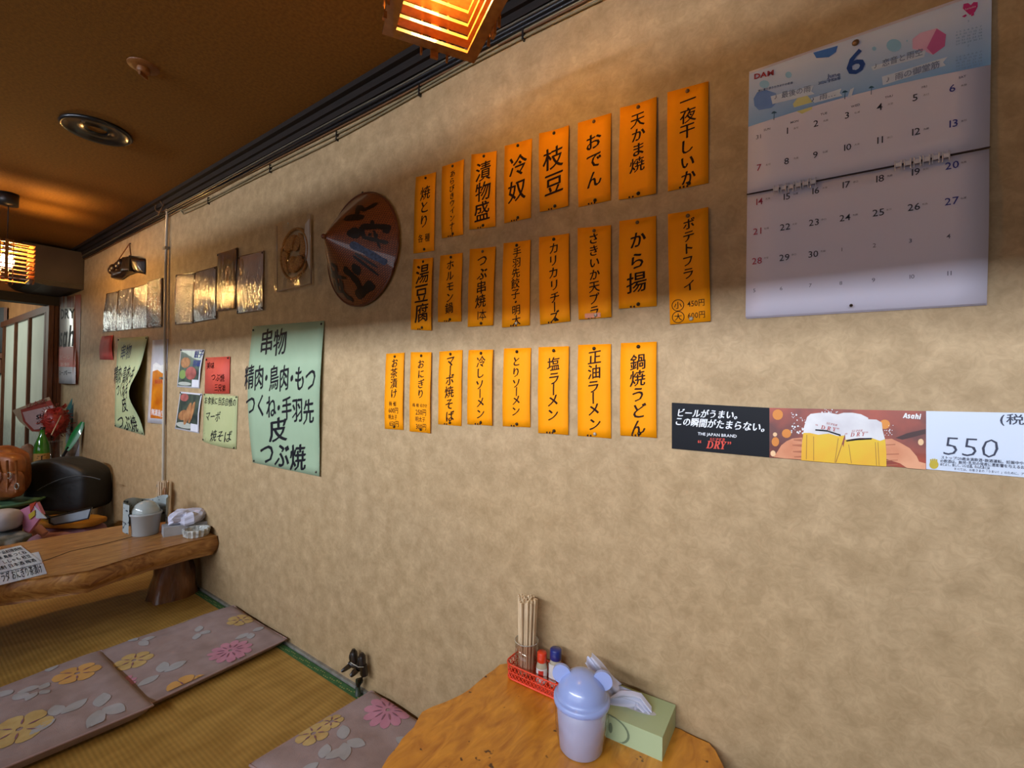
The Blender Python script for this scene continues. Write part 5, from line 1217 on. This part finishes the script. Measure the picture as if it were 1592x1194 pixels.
# ---------------------------------------------------------------- floor cushions
fab = mat('cushion_mauve', '#a3918f', .85, '#988684', 18, bump=.3, bscale=400, spec=.2)
PK = mat('flower_pink', '#c2899d', .85, '#b87f94', 30); YL = mat('flower_yellow', '#c4ab72', .85, '#b89c62', 30); OR_ = mat('flower_orange', '#cfa05c', .85); LF = mat('leaf_grey', '#a9a8ac', .85, '#9fa0a2', 30); DK = mat('petal_line', '#8a6070', .85)
PIPE = mat('cushion_piping', '#a98f8c', .8)
def cushion(quad, Hh, label, flowers, seed, amp=.006):
    c = [Vector((p.x, min(p.y, -.015), 0)) for p in quad]
    cen = sum(c, Vector())/4; t = empty('floor_cushion', (cen.x, cen.y, 0), label, 'cushion', 'floral floor cushions on the tatami')
    w_ = (c[1]-c[0]).length; h_ = (c[3]-c[0]).length
    def prof(u, v): 
        e = (1-abs(2*u-1)**7)*(1-abs(2*v-1)**7); return max(0, e)**.5
    def base(u, v): 
        u2 = u+(-.012*math.sin(math.pi*v*1)*(2*u-1)); return c[0].lerp(c[1], u2).lerp(c[3].lerp(c[2], u2), v)
    def topz(u, v):
        p = base(u, v); return .012+Hh*.5+(Hh*.5-.004)*prof(u, v)+amp*prof(u, v)*(noise.noise(Vector((p.x*5, p.y*5, seed)))*1.6+.5*noise.noise(Vector((p.x*17, p.y*17, seed))))
    g = G().grid(lambda u, v: Vector((*base(u, v).xy, topz(u, v))), 40, 40)
    g.grid(lambda u, v: Vector((*base(1-u, v).xy, .003+(Hh*.5+.008)*(1-prof(u, v)**.6))), 40, 40)
    obj('cushion_cover', g, fab, t)
    edge = [(i/30, 0) for i in range(30)]+[(1, i/30) for i in range(30)]+[(1-i/30, 1) for i in range(30)]+[(0, 1-i/30) for i in range(31)]
    obj('piping', G().tube([Vector((*base(u, v).xy, .010+Hh*.5)) for u, v in edge], .004, 6), PIPE, t)
    def uvm(p): # world xy -> uv by iteration
        u = v = .5
        ex = (c[1]-c[0])/w_; ey = (c[3]-c[0])/h_
        for _ in range(15):
            q = base(u, v); d = Vector((p.x-q.x, p.y-q.y, 0)); det = ex.x*ey.y-ex.y*ey.x
            u += (d.x*ey.y-d.y*ey.x)/det/w_; v += (ex.x*d.y-ex.y*d.x)/det/h_
        return u, v
    def petal(g, cx, cy, a, r0, r1, wd, n=12, off=.0016, leaf=0):
        rows_ = []
        for j in range(n+1):
            f = j/n; rr = r0+(r1-r0)*f; hw = wd*((.22+.78*(f/.66)**.9) if f < .66 else math.sqrt(max(0, 1-((f-.66)/.34)**2))) if leaf == 0 else wd*math.sin(math.pi*min(1, f*.97+.03))**.8
            rows_.append([(cx+rr*math.cos(a)-k_*hw*math.sin(a), cy+rr*math.sin(a)+k_*hw*math.cos(a)) for k_ in (-1, -.5, 0, .5, 1)])
        vs = []; 
        for row in rows_:
            for x, y in row:
                u, v = uvm(Vector((x, y, 0))); u = min(.99, max(.01, u)); v = min(.99, max(.01, v)); b0 = base(u, v)
                vs.append(Vector((b0.x, b0.y, topz(u, v)+off)))
        g.add(vs, [(j*5+k_, j*5+k_+1, (j+1)*5+k_+1, (j+1)*5+k_) for j in range(n) for k_ in range(4)], True)
    G_ = {}
    for (kind, px, py, R_, rot) in flowers:
        P_ = HP(px, py, Hh)
        key = kind; g = G_.setdefault(key, G())
        if kind in ('p', 'y', 'o'):
            npet = 11 if kind == 'p' else 6
            for i in range(npet): petal(g, P_.x, P_.y, rot+i*6.283/npet, .008, R_, R_*(.20 if kind == 'p' else .37))
            gl = G_.setdefault('d', G())
            for i in range(npet): petal(gl, P_.x, P_.y, rot+(i+.5)*6.283/npet, R_*.25, R_*.62, .0028, n=5, off=.0030, leaf=1)
        else:
            for i in range(3): petal(g, P_.x, P_.y, rot+(-.9, .15, 2.3)[i], .01, R_*(1, .85, .9)[i], R_*.24, leaf=1)
    nm = {'p': ('pink_flower_print', PK), 'y': ('yellow_flower_print', YL), 'o': ('orange_flower_print', OR_), 'l': ('leaf_print', LF), 'd': ('petal_line_print', DK)}
    for k_, g in G_.items(): obj(nm[k_][0], g, nm[k_][1], t, kind='stuff')
    return t
Hc = .045
q1 = [HP(150, 1010, Hc), HP(372, 935, Hc), HP(460, 985, Hc), HP(205, 1112, Hc)]
q1[0] = HP(120, 1020, Hc*1.1); q1[3] = HP(190, 1120, .02); q1[2] = HP(459, 992, .02)
cushion(q1, Hc, 'mauve floral cushion touching the wall between far table and bare tatami', [('p', 358, 1014, .085, .2), ('y', 374, 966, .06, .5), ('y', 208, 1030, .065, .1), ('p', 182, 1067, .06, .4), ('o', 292, 1066, .07, .8), ('y', 283, 962, .055, .8), ('l', 308, 986, .07, .4), ('l', 251, 1050, .09, 2.6), ('l', 215, 1000, .07, 1.1), ('l', 390, 985, .07, -.6), ('l', 398, 948, .06, .3)], 1.3)
q2 = [HP(-150, 1110, Hc*2), HP(158, 1000, .075), HP(238, 1090, .06), HP(10, 1203, .02)]
q2[3] = HP(-60, 1235, .02)
cushion(q2, Hc*1.5, 'mauve floral cushion at the left edge, lapping over the next cushion', [('o', 120, 1050, .07, .3), ('y', 30, 1135, .08, .2), ('l', 85, 1030, .08, 3.6), ('l', 155, 1102, .1, .5), ('l', 90, 1115, .09, 2.9), ('l', 20, 1085, .08, 1.2), ('l', 60, 1080, .06, .2), ('y', 5, 1052, .05, .1)], 5.1, .009)
q3 = [HP(388, 1196, .02), HP(590, 1068, .03), HP(735, 1140, .03), HP(600, 1330, .03)]
cushion(q3, Hc, 'mauve floral cushion tucked under the near table', [('p', 603, 1108, .085, .3), ('y', 487, 1143, .055, .2), ('y', 515, 1125, .04, .9), ('l', 535, 1158, .085, .3), ('l', 500, 1190, .08, 2.2), ('l', 640, 1160, .07, 1.0)], 9.4)

# ---------------------------------------------------------------- black clip leaning on the wall
P = W(556, 1030); bz = .0
t = empty('spring_clip', (P.x, -.03, .0), 'black double-headed clamp leaning against the wall on the green mat border', 'clamp')
ck = mat('clip_black', '#241d16', .35, '#18120e', 20, coat=.4)
C0 = lambda px, py, o=.03: W(px, py, o)
for x0, y0, x1, y1 in ((549.5, 1014, 551, 1028), (562.5, 1020, 563.5, 1036)):
    g = G(); a, b_ = C0(x0, y0), C0(x1, y1); g.tube([a+Vector((0, 0, .012)), a, b_, b_-Vector((0, 0, .012))], [.006, .014, .014, .010], 12); obj('clamp_ear', g, ck, t)
    obj('ear_recess', G().ellipsoid((a+b_)/2+Vector((-.006, -.012, 0)), .007, .004, .016, n=12, m=8), mat('clip_dark', '#0a0a0c', .4), t)
g = G().tube([C0(565, 1034), C0(566, 1048), C0(560, 1058), C0(556, 1066)], [.014, .015, .012, .009], 12).tube([C0(544, 1032), C0(556, 1036), C0(566, 1038)], .011, 10); obj('clamp_body', g, ck, t)
obj('clamp_arm', G().tube([C0(545, 1034, .035), C0(538, 1039, .045), C0(532, 1043, .05)], [.010, .009, .006], 10), ck, t)
obj('clamp_arm', G().tube([C0(556, 1040, .035), C0(550, 1046, .045), C0(546, 1050, .05)], [.012, .011, .008], 10), ck, t)
obj('clamp_foot', G().tube([C0(556, 1056), C0(556, 1064), Vector((C0(557, 1070).x, -.03, .003))], [.008, .008, .012], 10), mat('clip_green', '#2c3a2c', .5), t)
obj('clamp_band', G().tube([C0(545, 1030, .044), C0(557, 1037, .046), C0(565, 1037, .046)], .0015, 6), 'pin_light', t)

# ---------------------------------------------------------------- far corner clutter
# low bench
t = empty('low_bench', (-5.7, -.9, 0), 'dark low wooden bench under the bottle and bags in the far corner', 'bench')
obj('bench_top', G().box((-6.25, -1.8, .33), (-5.12, -.02, .37)), 'door_wood', t)
for x in (-6.2, -5.2):
    for y in (-1.75, -.1): obj('leg', G().box((x, y, 0), (x+.05, y+.05, .33)), 'door_wood', t)
# sake bottle
p = RD(64, 742, 3.95); x, y = p.x, p.y
t = empty('sake_bottle', (x, y, .37), 'tall green glass bottle with a tan label on the bench', 'bottle')
zz = .37; Rb = .053
prof = [(0, 0), (.05, 0), (.053, .01), (.053, .21), (.048, .255), (.030, .31), (.017, .345), (.014, .385), (.017, .388), (.017, .40), (0, .402)]
obj('bottle_glass', G().lathe(x, y, [(r, zz+h*1.0) for r, h in prof], 32), mat('green_glass', '#3f8a24', .12, '#2c6a18', 6, coat=1), t)
obj('bottle_cap', G().lathe(x, y, [(.018, zz+.385), (.018, zz+.405), (0, zz+.407)], 20), 'lamp_black', t)
rd = CAM-Vector((x, y, zz)); a0 = math.atan2(rd.y, rd.x)
lab = mat('label_tan', '#b08a4a', .6, '#a07c40', 12)
obj('bottle_label', G().grid(lambda u, v: Vector((x+.0538*math.cos(a0-1.2+2.4*u), y+.0538*math.sin(a0-1.2+2.4*u), zz+.03+.155*v)), 14, 2), lab, t)
g = G()
for ch, z_ in (('千', .145), ('両', .085)):
    vs, fs = glyph(ch, .02); g.add([Vector((x+.0545*math.cos(a0+(a-.5)*1.2), y+.0545*math.sin(a0+(a-.5)*1.2), zz+z_+(b_-.37)*.06)) for a, b_ in vs], fs)
obj('label_writing', g, 'ink_black', t)
# paper fan with printed words
t = empty('paper_fan', (RD(60, 672, 4.2).x, RD(60, 672, 4.2).y, .37), 'tan and white printed paper sign with red border behind the bottle', 'sign')
def fr_(px, py, dep=4.25): return RD(px, py, dep)
def plate(pts, dep, th, m, name, t_, tilt=0.0):
    f_ = [fr_(x, y, dep) for x, y in pts]; back = Vector((fwd.x, fwd.y, 0)).normalized()*th; n_ = len(pts); g = G()
    g.add(f_+[q+back for q in f_], [tuple(range(n_)), tuple(range(2*n_-1, n_-1, -1))]+[(i, i+n_, (i+1) % n_+n_, (i+1) % n_) for i in range(n_)]); return obj(name, g, m, t_)
plate([(19, 638), (76, 617), (84, 632), (98, 664), (60, 672), (48, 670), (30, 655)], 4.25, .004, mat('kraft_tan', '#b5a284', .7), 'backing', t)
plate([(32, 637), (78, 622), (90, 640), (92, 668), (50, 671), (36, 655)], 4.24, .004, mat('fan_red', '#a04030', .6), 'red_border', t)
plate([(35, 641), (82, 630), (90, 645), (88, 664), (53, 668), (40, 655)], 4.23, .003, mat('fan_pink', '#c4a6a4', .6), 'centre', t)
g = G()
def scr(g, s, x0, y0, x1, y1, hpx, dep, bold=.02):
    P0, P1 = fr_(x0, y0, dep), fr_(x1, y1, dep); tot = sum(adv(c) for c in s); x = 0; h = hpx*dep/F
    for c in s:
        if c != ' ':
            vs, fs = glyph(c, bold); g.add([P0.lerp(P1, (x+a)/tot)+Vector((0, 0, (b_-.34)*h)) for a, b_ in vs], fs)
        x += adv(c)
scr(g, 'SHO', 56, 649, 77, 643, 9, 4.225); obj('lettering', g, 'ink_black', t); g = G(); scr(g, 'SAKE', 57, 658, 74, 654, 6, 4.225); obj('lettering', g, 'ink_black', t)
g = G(); scr(g, '日本酒', 40, 632, 70, 623, 8, 4.23); obj('red_lettering', g, 'fan_red', t)
_a = RD(62, 668, 4.27); obj('support_stick', G().tube([_a, (_a.x, _a.y, .37)], .006, 6), 'chopstick_wood', t)
# red tinsel
c = RD(87, 655, 4.12); t = empty('tinsel', c-Vector((0, 0, .12)), 'bushy red tinsel decoration beside the green bottle', 'decoration')
g = G()
for i in range(240):
    d = Vector((random.gauss(0, 1), random.gauss(0, 1), random.gauss(0, 1))).normalized(); r = .05+.07*random.random()
    p = c+Vector((d.x*r*.8, d.y*r*.8, d.z*r*1.25)); q = p+d*.03+Vector((random.uniform(-.02, .02), random.uniform(-.02, .02), random.uniform(-.02, .02)))
    s_ = d.cross(Vector((.3, .5, .8))).normalized()*.007; g.add([p-s_, p+s_, q+s_, q-s_], [(0, 1, 2, 3)])
g.ellipsoid(c, .085, .085, .12, n=18, m=12, fn=lambda p: p*(1+.3*noise.noise(p*30)))
obj('tinsel_mass', g, mat('tinsel_red', '#b03428', .4, '#8a2018', 40, coat=.3), t, kind='stuff')
obj('wood_stick', G().tube([RD(80, 676, 4.0), RD(95, 646, 4.0)], .004, 6), 'chopstick_wood', t)
# clear glasses
p = RD(84, 700, 4.15)
tumbler(p.x, p.y, .37, .055, .26, 'tall clear glass vase between the bottle and the green paddle')
# teal folded papers
t = empty('folded_fans', RD(105, 680, 4.3), 'teal folded paper fans standing against the wall', 'fan')
plate([(103, 636), (112, 619), (119, 620), (119, 640), (110, 668), (103, 660)], 4.35, .01, mat('teal_a', '#3f7f78', .5, '#2f6a66', 20), 'fan_leaf', t)
plate([(106, 645), (116, 622), (118, 642), (112, 672), (104, 675)], 4.32, .01, mat('teal_b', '#34504e', .5), 'fan_leaf', t)
plate([(103, 655), (109, 650), (109, 675), (104, 690), (102, 690)], 4.30, .01, mat('fan_pale', '#8f9a90', .5), 'fan_leaf', t)
# green paddle
t = empty('green_paddle', RD(95, 722, 4.0), 'bright green long paddle with a black handle leaning behind the black bag', 'paddle')
gp_ = mat('paddle_green', '#1f8a48', .35, '#187a3c', 8, coat=.4)
P0, P1 = RD(104, 700, 4.02), RD(129, 656, 4.1); ax_d = (P1-P0).normalized(); sd = ax_d.cross(Vector((fwd.x, fwd.y, 0)).normalized()).normalized(); bkv = sd.cross(ax_d)
def pad(u, v):
    wv_ = .034*math.sin(math.pi*min(1, .14+.8*v))**.6*(1+.25*v); return P0.lerp(P1, v)+sd*wv_*(2*u-1)+bkv*.008*(1-(2*u-1)**2)
g = G().grid(pad, 10, 20); g.grid(lambda u, v: pad(1-u, v)-bkv*.014*(1-(1-2*u)**2), 10, 20); obj('blade', g, gp_, t)
obj('handle', G().tube([P0+ax_d*.03, RD(86, 728, 3.98)], .011, 8), 'lamp_black', t)
# white cardboard box
t = empty('card_box', RD(118, 715, 4.2), 'tall white and grey cardboard package against the wall', 'box')
plate([(126, 682), (138, 683), (127, 722), (112, 722)], 4.18, .05, mat('card_white', '#bdbac0', .6), 'side_panel', t)
plate([(98, 715), (108, 692), (126, 680), (112, 722), (96, 722)], 4.19, .05, mat('card_grey', '#9a9088', .5, '#6a6462', 26), 'printed_panel', t)

# black bag
def rbox(c, rx, ry, rz_, e, rot, fn=None, n=36, m=20):
    R = Matrix.Rotation(rot, 3, 'Z'); return G().ellipsoid(c, rx, ry, rz_, e=e, n=n, m=m, fn=lambda p: R@(fn(p) if fn else p))
bc_ = RD(108, 760, 3.5)
rotb = math.radians(35.4)
t = empty('black_bag', (bc_.x, bc_.y, bc_.z-.2), 'big black boxy bag slumped against the wall on the bundle', 'bag')
def slump(p):
    q = p.copy(); k_ = (p.z+.19)/.38; q.x *= .86+.14*k_-.06*math.sin(p.z*9); q.z += .035*(1-(p.x/.29)**2)*(1 if p.z > 0 else .2)-.03*p.x; q.y *= 1-.15*k_
    q.z -= .05*max(0, p.x/.29)*(p.z > 0); return q
bb = mat('bag_black', '#17191d', .55, '#101216', 14, bump=.3, bscale=30)
bc_.z = .385
obj('bag_body', rbox(bc_, .25, .15, .175, .3, rotb, slump), bb, t)
fv = Vector((fwd.x, fwd.y, 0)).normalized()
g = G().grid(lambda u, v: RD(58+u*98, (768-26*math.sin(math.pi*(.1+u*.75)))+v*0, 3.33)+Vector((0, 0, -.012*v)), 24, 1)
pts = [RD(58+i*98/20, 770-30*math.sin(math.pi*(.08+i/20*.62)), 3.31) for i in range(21)]
obj('zip_seam', G().tube(pts, .004, 6), mat('bag_seam_grey', '#2e3338', .5), t)
obj('carry_handle', G().tube([RD(62, 802, 3.25), RD(80, 806, 3.2), RD(100, 803, 3.2), RD(118, 796, 3.25)], [.012, .016, .016, .012], 8), 'lamp_black', t)
# bundle under the bag
c = RD(105, 826, 3.3); c.z = .075
t = empty('pink_bundle', (c.x, c.y, 0), 'pink folded cloth bundle beneath the black bag', 'bundle')
obj('cloth', rbox(c, .24, .13, .072, .55, rotb, lambda p: p*(1+.12*noise.noise(p*14))), mat('cloth_pink', '#b0848e', .8, '#9c7280', 12), t)
obj('strap_fold', G().tube([RD(45, 832, 3.12), RD(60, 822, 3.1), RD(70, 830, 3.1)], [.02, .03, .02], 8), 'cloth_pink', t)
c = RD(108, 806, 3.3); c.z = .178
t = empty('yellow_pouch', (c.x, c.y, .148), 'mustard yellow pouch with a pale blue panel between bag and pink bundle', 'pouch')
obj('pouch_body', rbox(c, .215, .11, .028, .5, rotb, lambda p: p*(1+.1*noise.noise(p*18))), mat('cloth_mustard', '#b07a18', .7, '#94620e', 9), t)
f_ = [(76, 805), (142, 789), (137, 806), (110, 812), (84, 816), (77, 813)]
plate(f_, 3.14, .01, mat('panel_blue', '#9aa6b2', .5), 'pale_panel', t)
obj('panel_piping', G().tube([RD(x, y, 3.135) for x, y in f_+[f_[0]]], .005, 6), mat('navy', '#161a28', .6), t)
c = RD(44, 812, 3.0)
t = empty('pink_notebook', c-Vector((0, 0, .1)), 'pink printed folder with a yellow figure leaning against the bundle', 'folder')
plate([(31, 793), (57, 781), (66, 800), (42, 832), (37, 828)], 3.0, .02, mat('folder_pink', '#c07a96', .5), 'cover', t)
plate([(46, 784), (56, 780), (47, 797)], 2.995, .004, mat('folder_red', '#b03a20', .5), 'red_corner', t)
plate([(44, 800), (54, 793), (54, 801), (46, 808)], 2.992, .004, mat('folder_yellow', '#b8a030', .5), 'yellow_patch', t)
plate([(53, 786), (72, 806), (56, 806)], 2.998, .006, mat('folder_white', '#b4b8c0', .5), 'white_page', t)
# leather backpack on a green stool
c = RD(4, 748, 3.25)
ts = RD(4, 777, 3.25)
t = empty('green_tray', (ts.x, ts.y, 0), 'green oval stool or tray carrying the tan backpack', 'stool')
R = Matrix.Rotation(rotb, 3, 'Z')
obj('tray_rim', G().lathe(ts.x, ts.y, [(0, ts.z-.03), (.19, ts.z-.03), (.225, ts.z-.01), (.225, ts.z), (.21, ts.z+.002), (.19, ts.z-.005), (0, ts.z-.005)], 40), mat('tray_green', '#5f8a68', .5, '#50785a', 8), t)
obj('pedestal', G().lathe(ts.x, ts.y, [(.12, 0), (.1, .1), (.12, ts.z-.03)], 24), 'dark_brown', t)
t = empty('backpack', (c.x, c.y, ts.z), 'tan brown leather backpack with buckled pocket on the green tray', 'backpack')
lt = mat('leather_tan', '#8f5424', .5, '#6f3c16', 12, bump=.7, bscale=22, bdist=.01)
hh = (c.z-ts.z)
obj('pack_body', rbox(Vector((c.x, c.y, ts.z+.185)), .15, .10, .182, .62, rotb, lambda p: p*(1+.12*noise.noise(p*8+Vector((1, 2, 3))))), lt, t)
pk_c = RD(10, 752, 3.14)
obj('front_pocket', rbox(pk_c, .12, .045, .092, .6, rotb, lambda p: p*(1+.2*noise.noise(p*12))), lt, t)
obj('top_flap', rbox(RD(3, 722, 3.17), .145, .062, .08, .6, rotb, lambda p: p*(1+.1*noise.noise(p*9))), mat('leather_light', '#a05e28', .45, '#804818', 10, bump=.4, bscale=20, bdist=.01), t)
for x_, y_ in ((14, 739), (26, 756)):
    q = RD(x_, y_, 3.08); obj('buckle', G().tube([q+right*.014*math.cos(a)+Vector((0, 0, .02*math.sin(a))) for a in [6.283*i/16 for i in range(17)]], .004, 6), 'steel_grey', t)
for dx in (-6, 10, 24): obj('strap', G().tube([RD(dx+1, 716, 3.10), RD(dx+2, 742, 3.08), RD(dx+1, 765, 3.10)], .007, 6), lt, t)
# white cap and grey cloth in front
c = RD(6, 808, 2.95); t = empty('white_cap', (c.x, c.y, c.z-.06), 'crumpled white cap lying below the green tray', 'cap')
obj('cap_crown', rbox(c, .085, .08, .065, .75, rotb, lambda p: p*(1+.15*noise.noise(p*14))), mat('cap_white', '#a9a6ad', .8), t)
c2 = RD(2, 840, 2.9); t = empty('grey_cloth', (c2.x, c2.y, max(.0, c2.z-.05)), 'crumpled grey cloth at the left edge behind the far table', 'cloth')
obj('cloth', rbox(c2, .13, .09, .04, .7, rotb, lambda p: p*(1+.4*noise.noise(p*16))), mat('cloth_grey', '#7c807e', .8, '#4c5250', 16), t)
# fluffy peach toy behind bottle
c = RD(42, 704, 4.1); c.z = .49; t = empty('plush_ball', (c.x, c.y, .37), 'peach plush beside the green bottle with a black patch', 'plush')
obj('plush_body', G().ellipsoid(c, .06, .06, .118, n=24, m=16, fn=lambda p: p*(1+.12*noise.noise(p*40))), mat('plush_peach', '#a4826a', .9), t)
obj('black_patch', G().ellipsoid(c+Vector((.02, -.045, -.02)), .025, .022, .035, n=14, m=10), 'lamp_black', t)
# dark shelf unit in the next room at the left edge
p = RD(-10, 555, 6.2)
t = empty('wall_shelf', (p.x, p.y, p.z-.05), 'dark shelf with a black screen in the next room at the left edge', 'shelf')
R = lambda x, y, d: RD(x, y, d)
def cub(px0, py0, px1, py1, d, th, m, name):
    a = [R(px0, py0, d), R(px1, py0, d), R(px1, py1, d), R(px0, py1, d)]; b_ = Vector((-1, 0, 0))*th
    g = G(); g.add(a+[q+b_ for q in a], [(3, 2, 1, 0), (4, 5, 6, 7), (0, 1, 5, 4), (1, 2, 6, 5), (2, 3, 7, 6), (3, 0, 4, 7)]); return obj(name, g, m, t)
cub(-60, 478, 6, 548, 6.2, .25, 'lamp_black', 'screen'); cub(6, 478, 11, 552, 6.2, .25, 'door_wood', 'side_board'); cub(-60, 549, 14, 557, 6.18, .3, 'door_wood', 'shelf_board')
cub(-40, 557, 2, 580, 6.22, .15, 'door_wood', 'bracket')


# ---------------------------------------------------------------- prints and lettering belong to the sheet they are on
HOST = ('paper', 'card', 'photo_paper', 'centre', 'laminate', 'bottle_label', 'label')
for root in [o for o in bpy.data.objects if o.parent is None and 'label' in o]:
    kids = list(root.children)
    host = next((k for k in kids if k.name.split('.')[0] in HOST), None)
    if host is None: continue
    for k in kids:
        n = k.name.split('.')[0]
        if k is not host and (n.endswith('lettering') or n.endswith('_print') or n in ('circled_size_mark', 'cut_off_figures', 'label_disc', 'label_writing', 'price_label')):
            k.parent = host
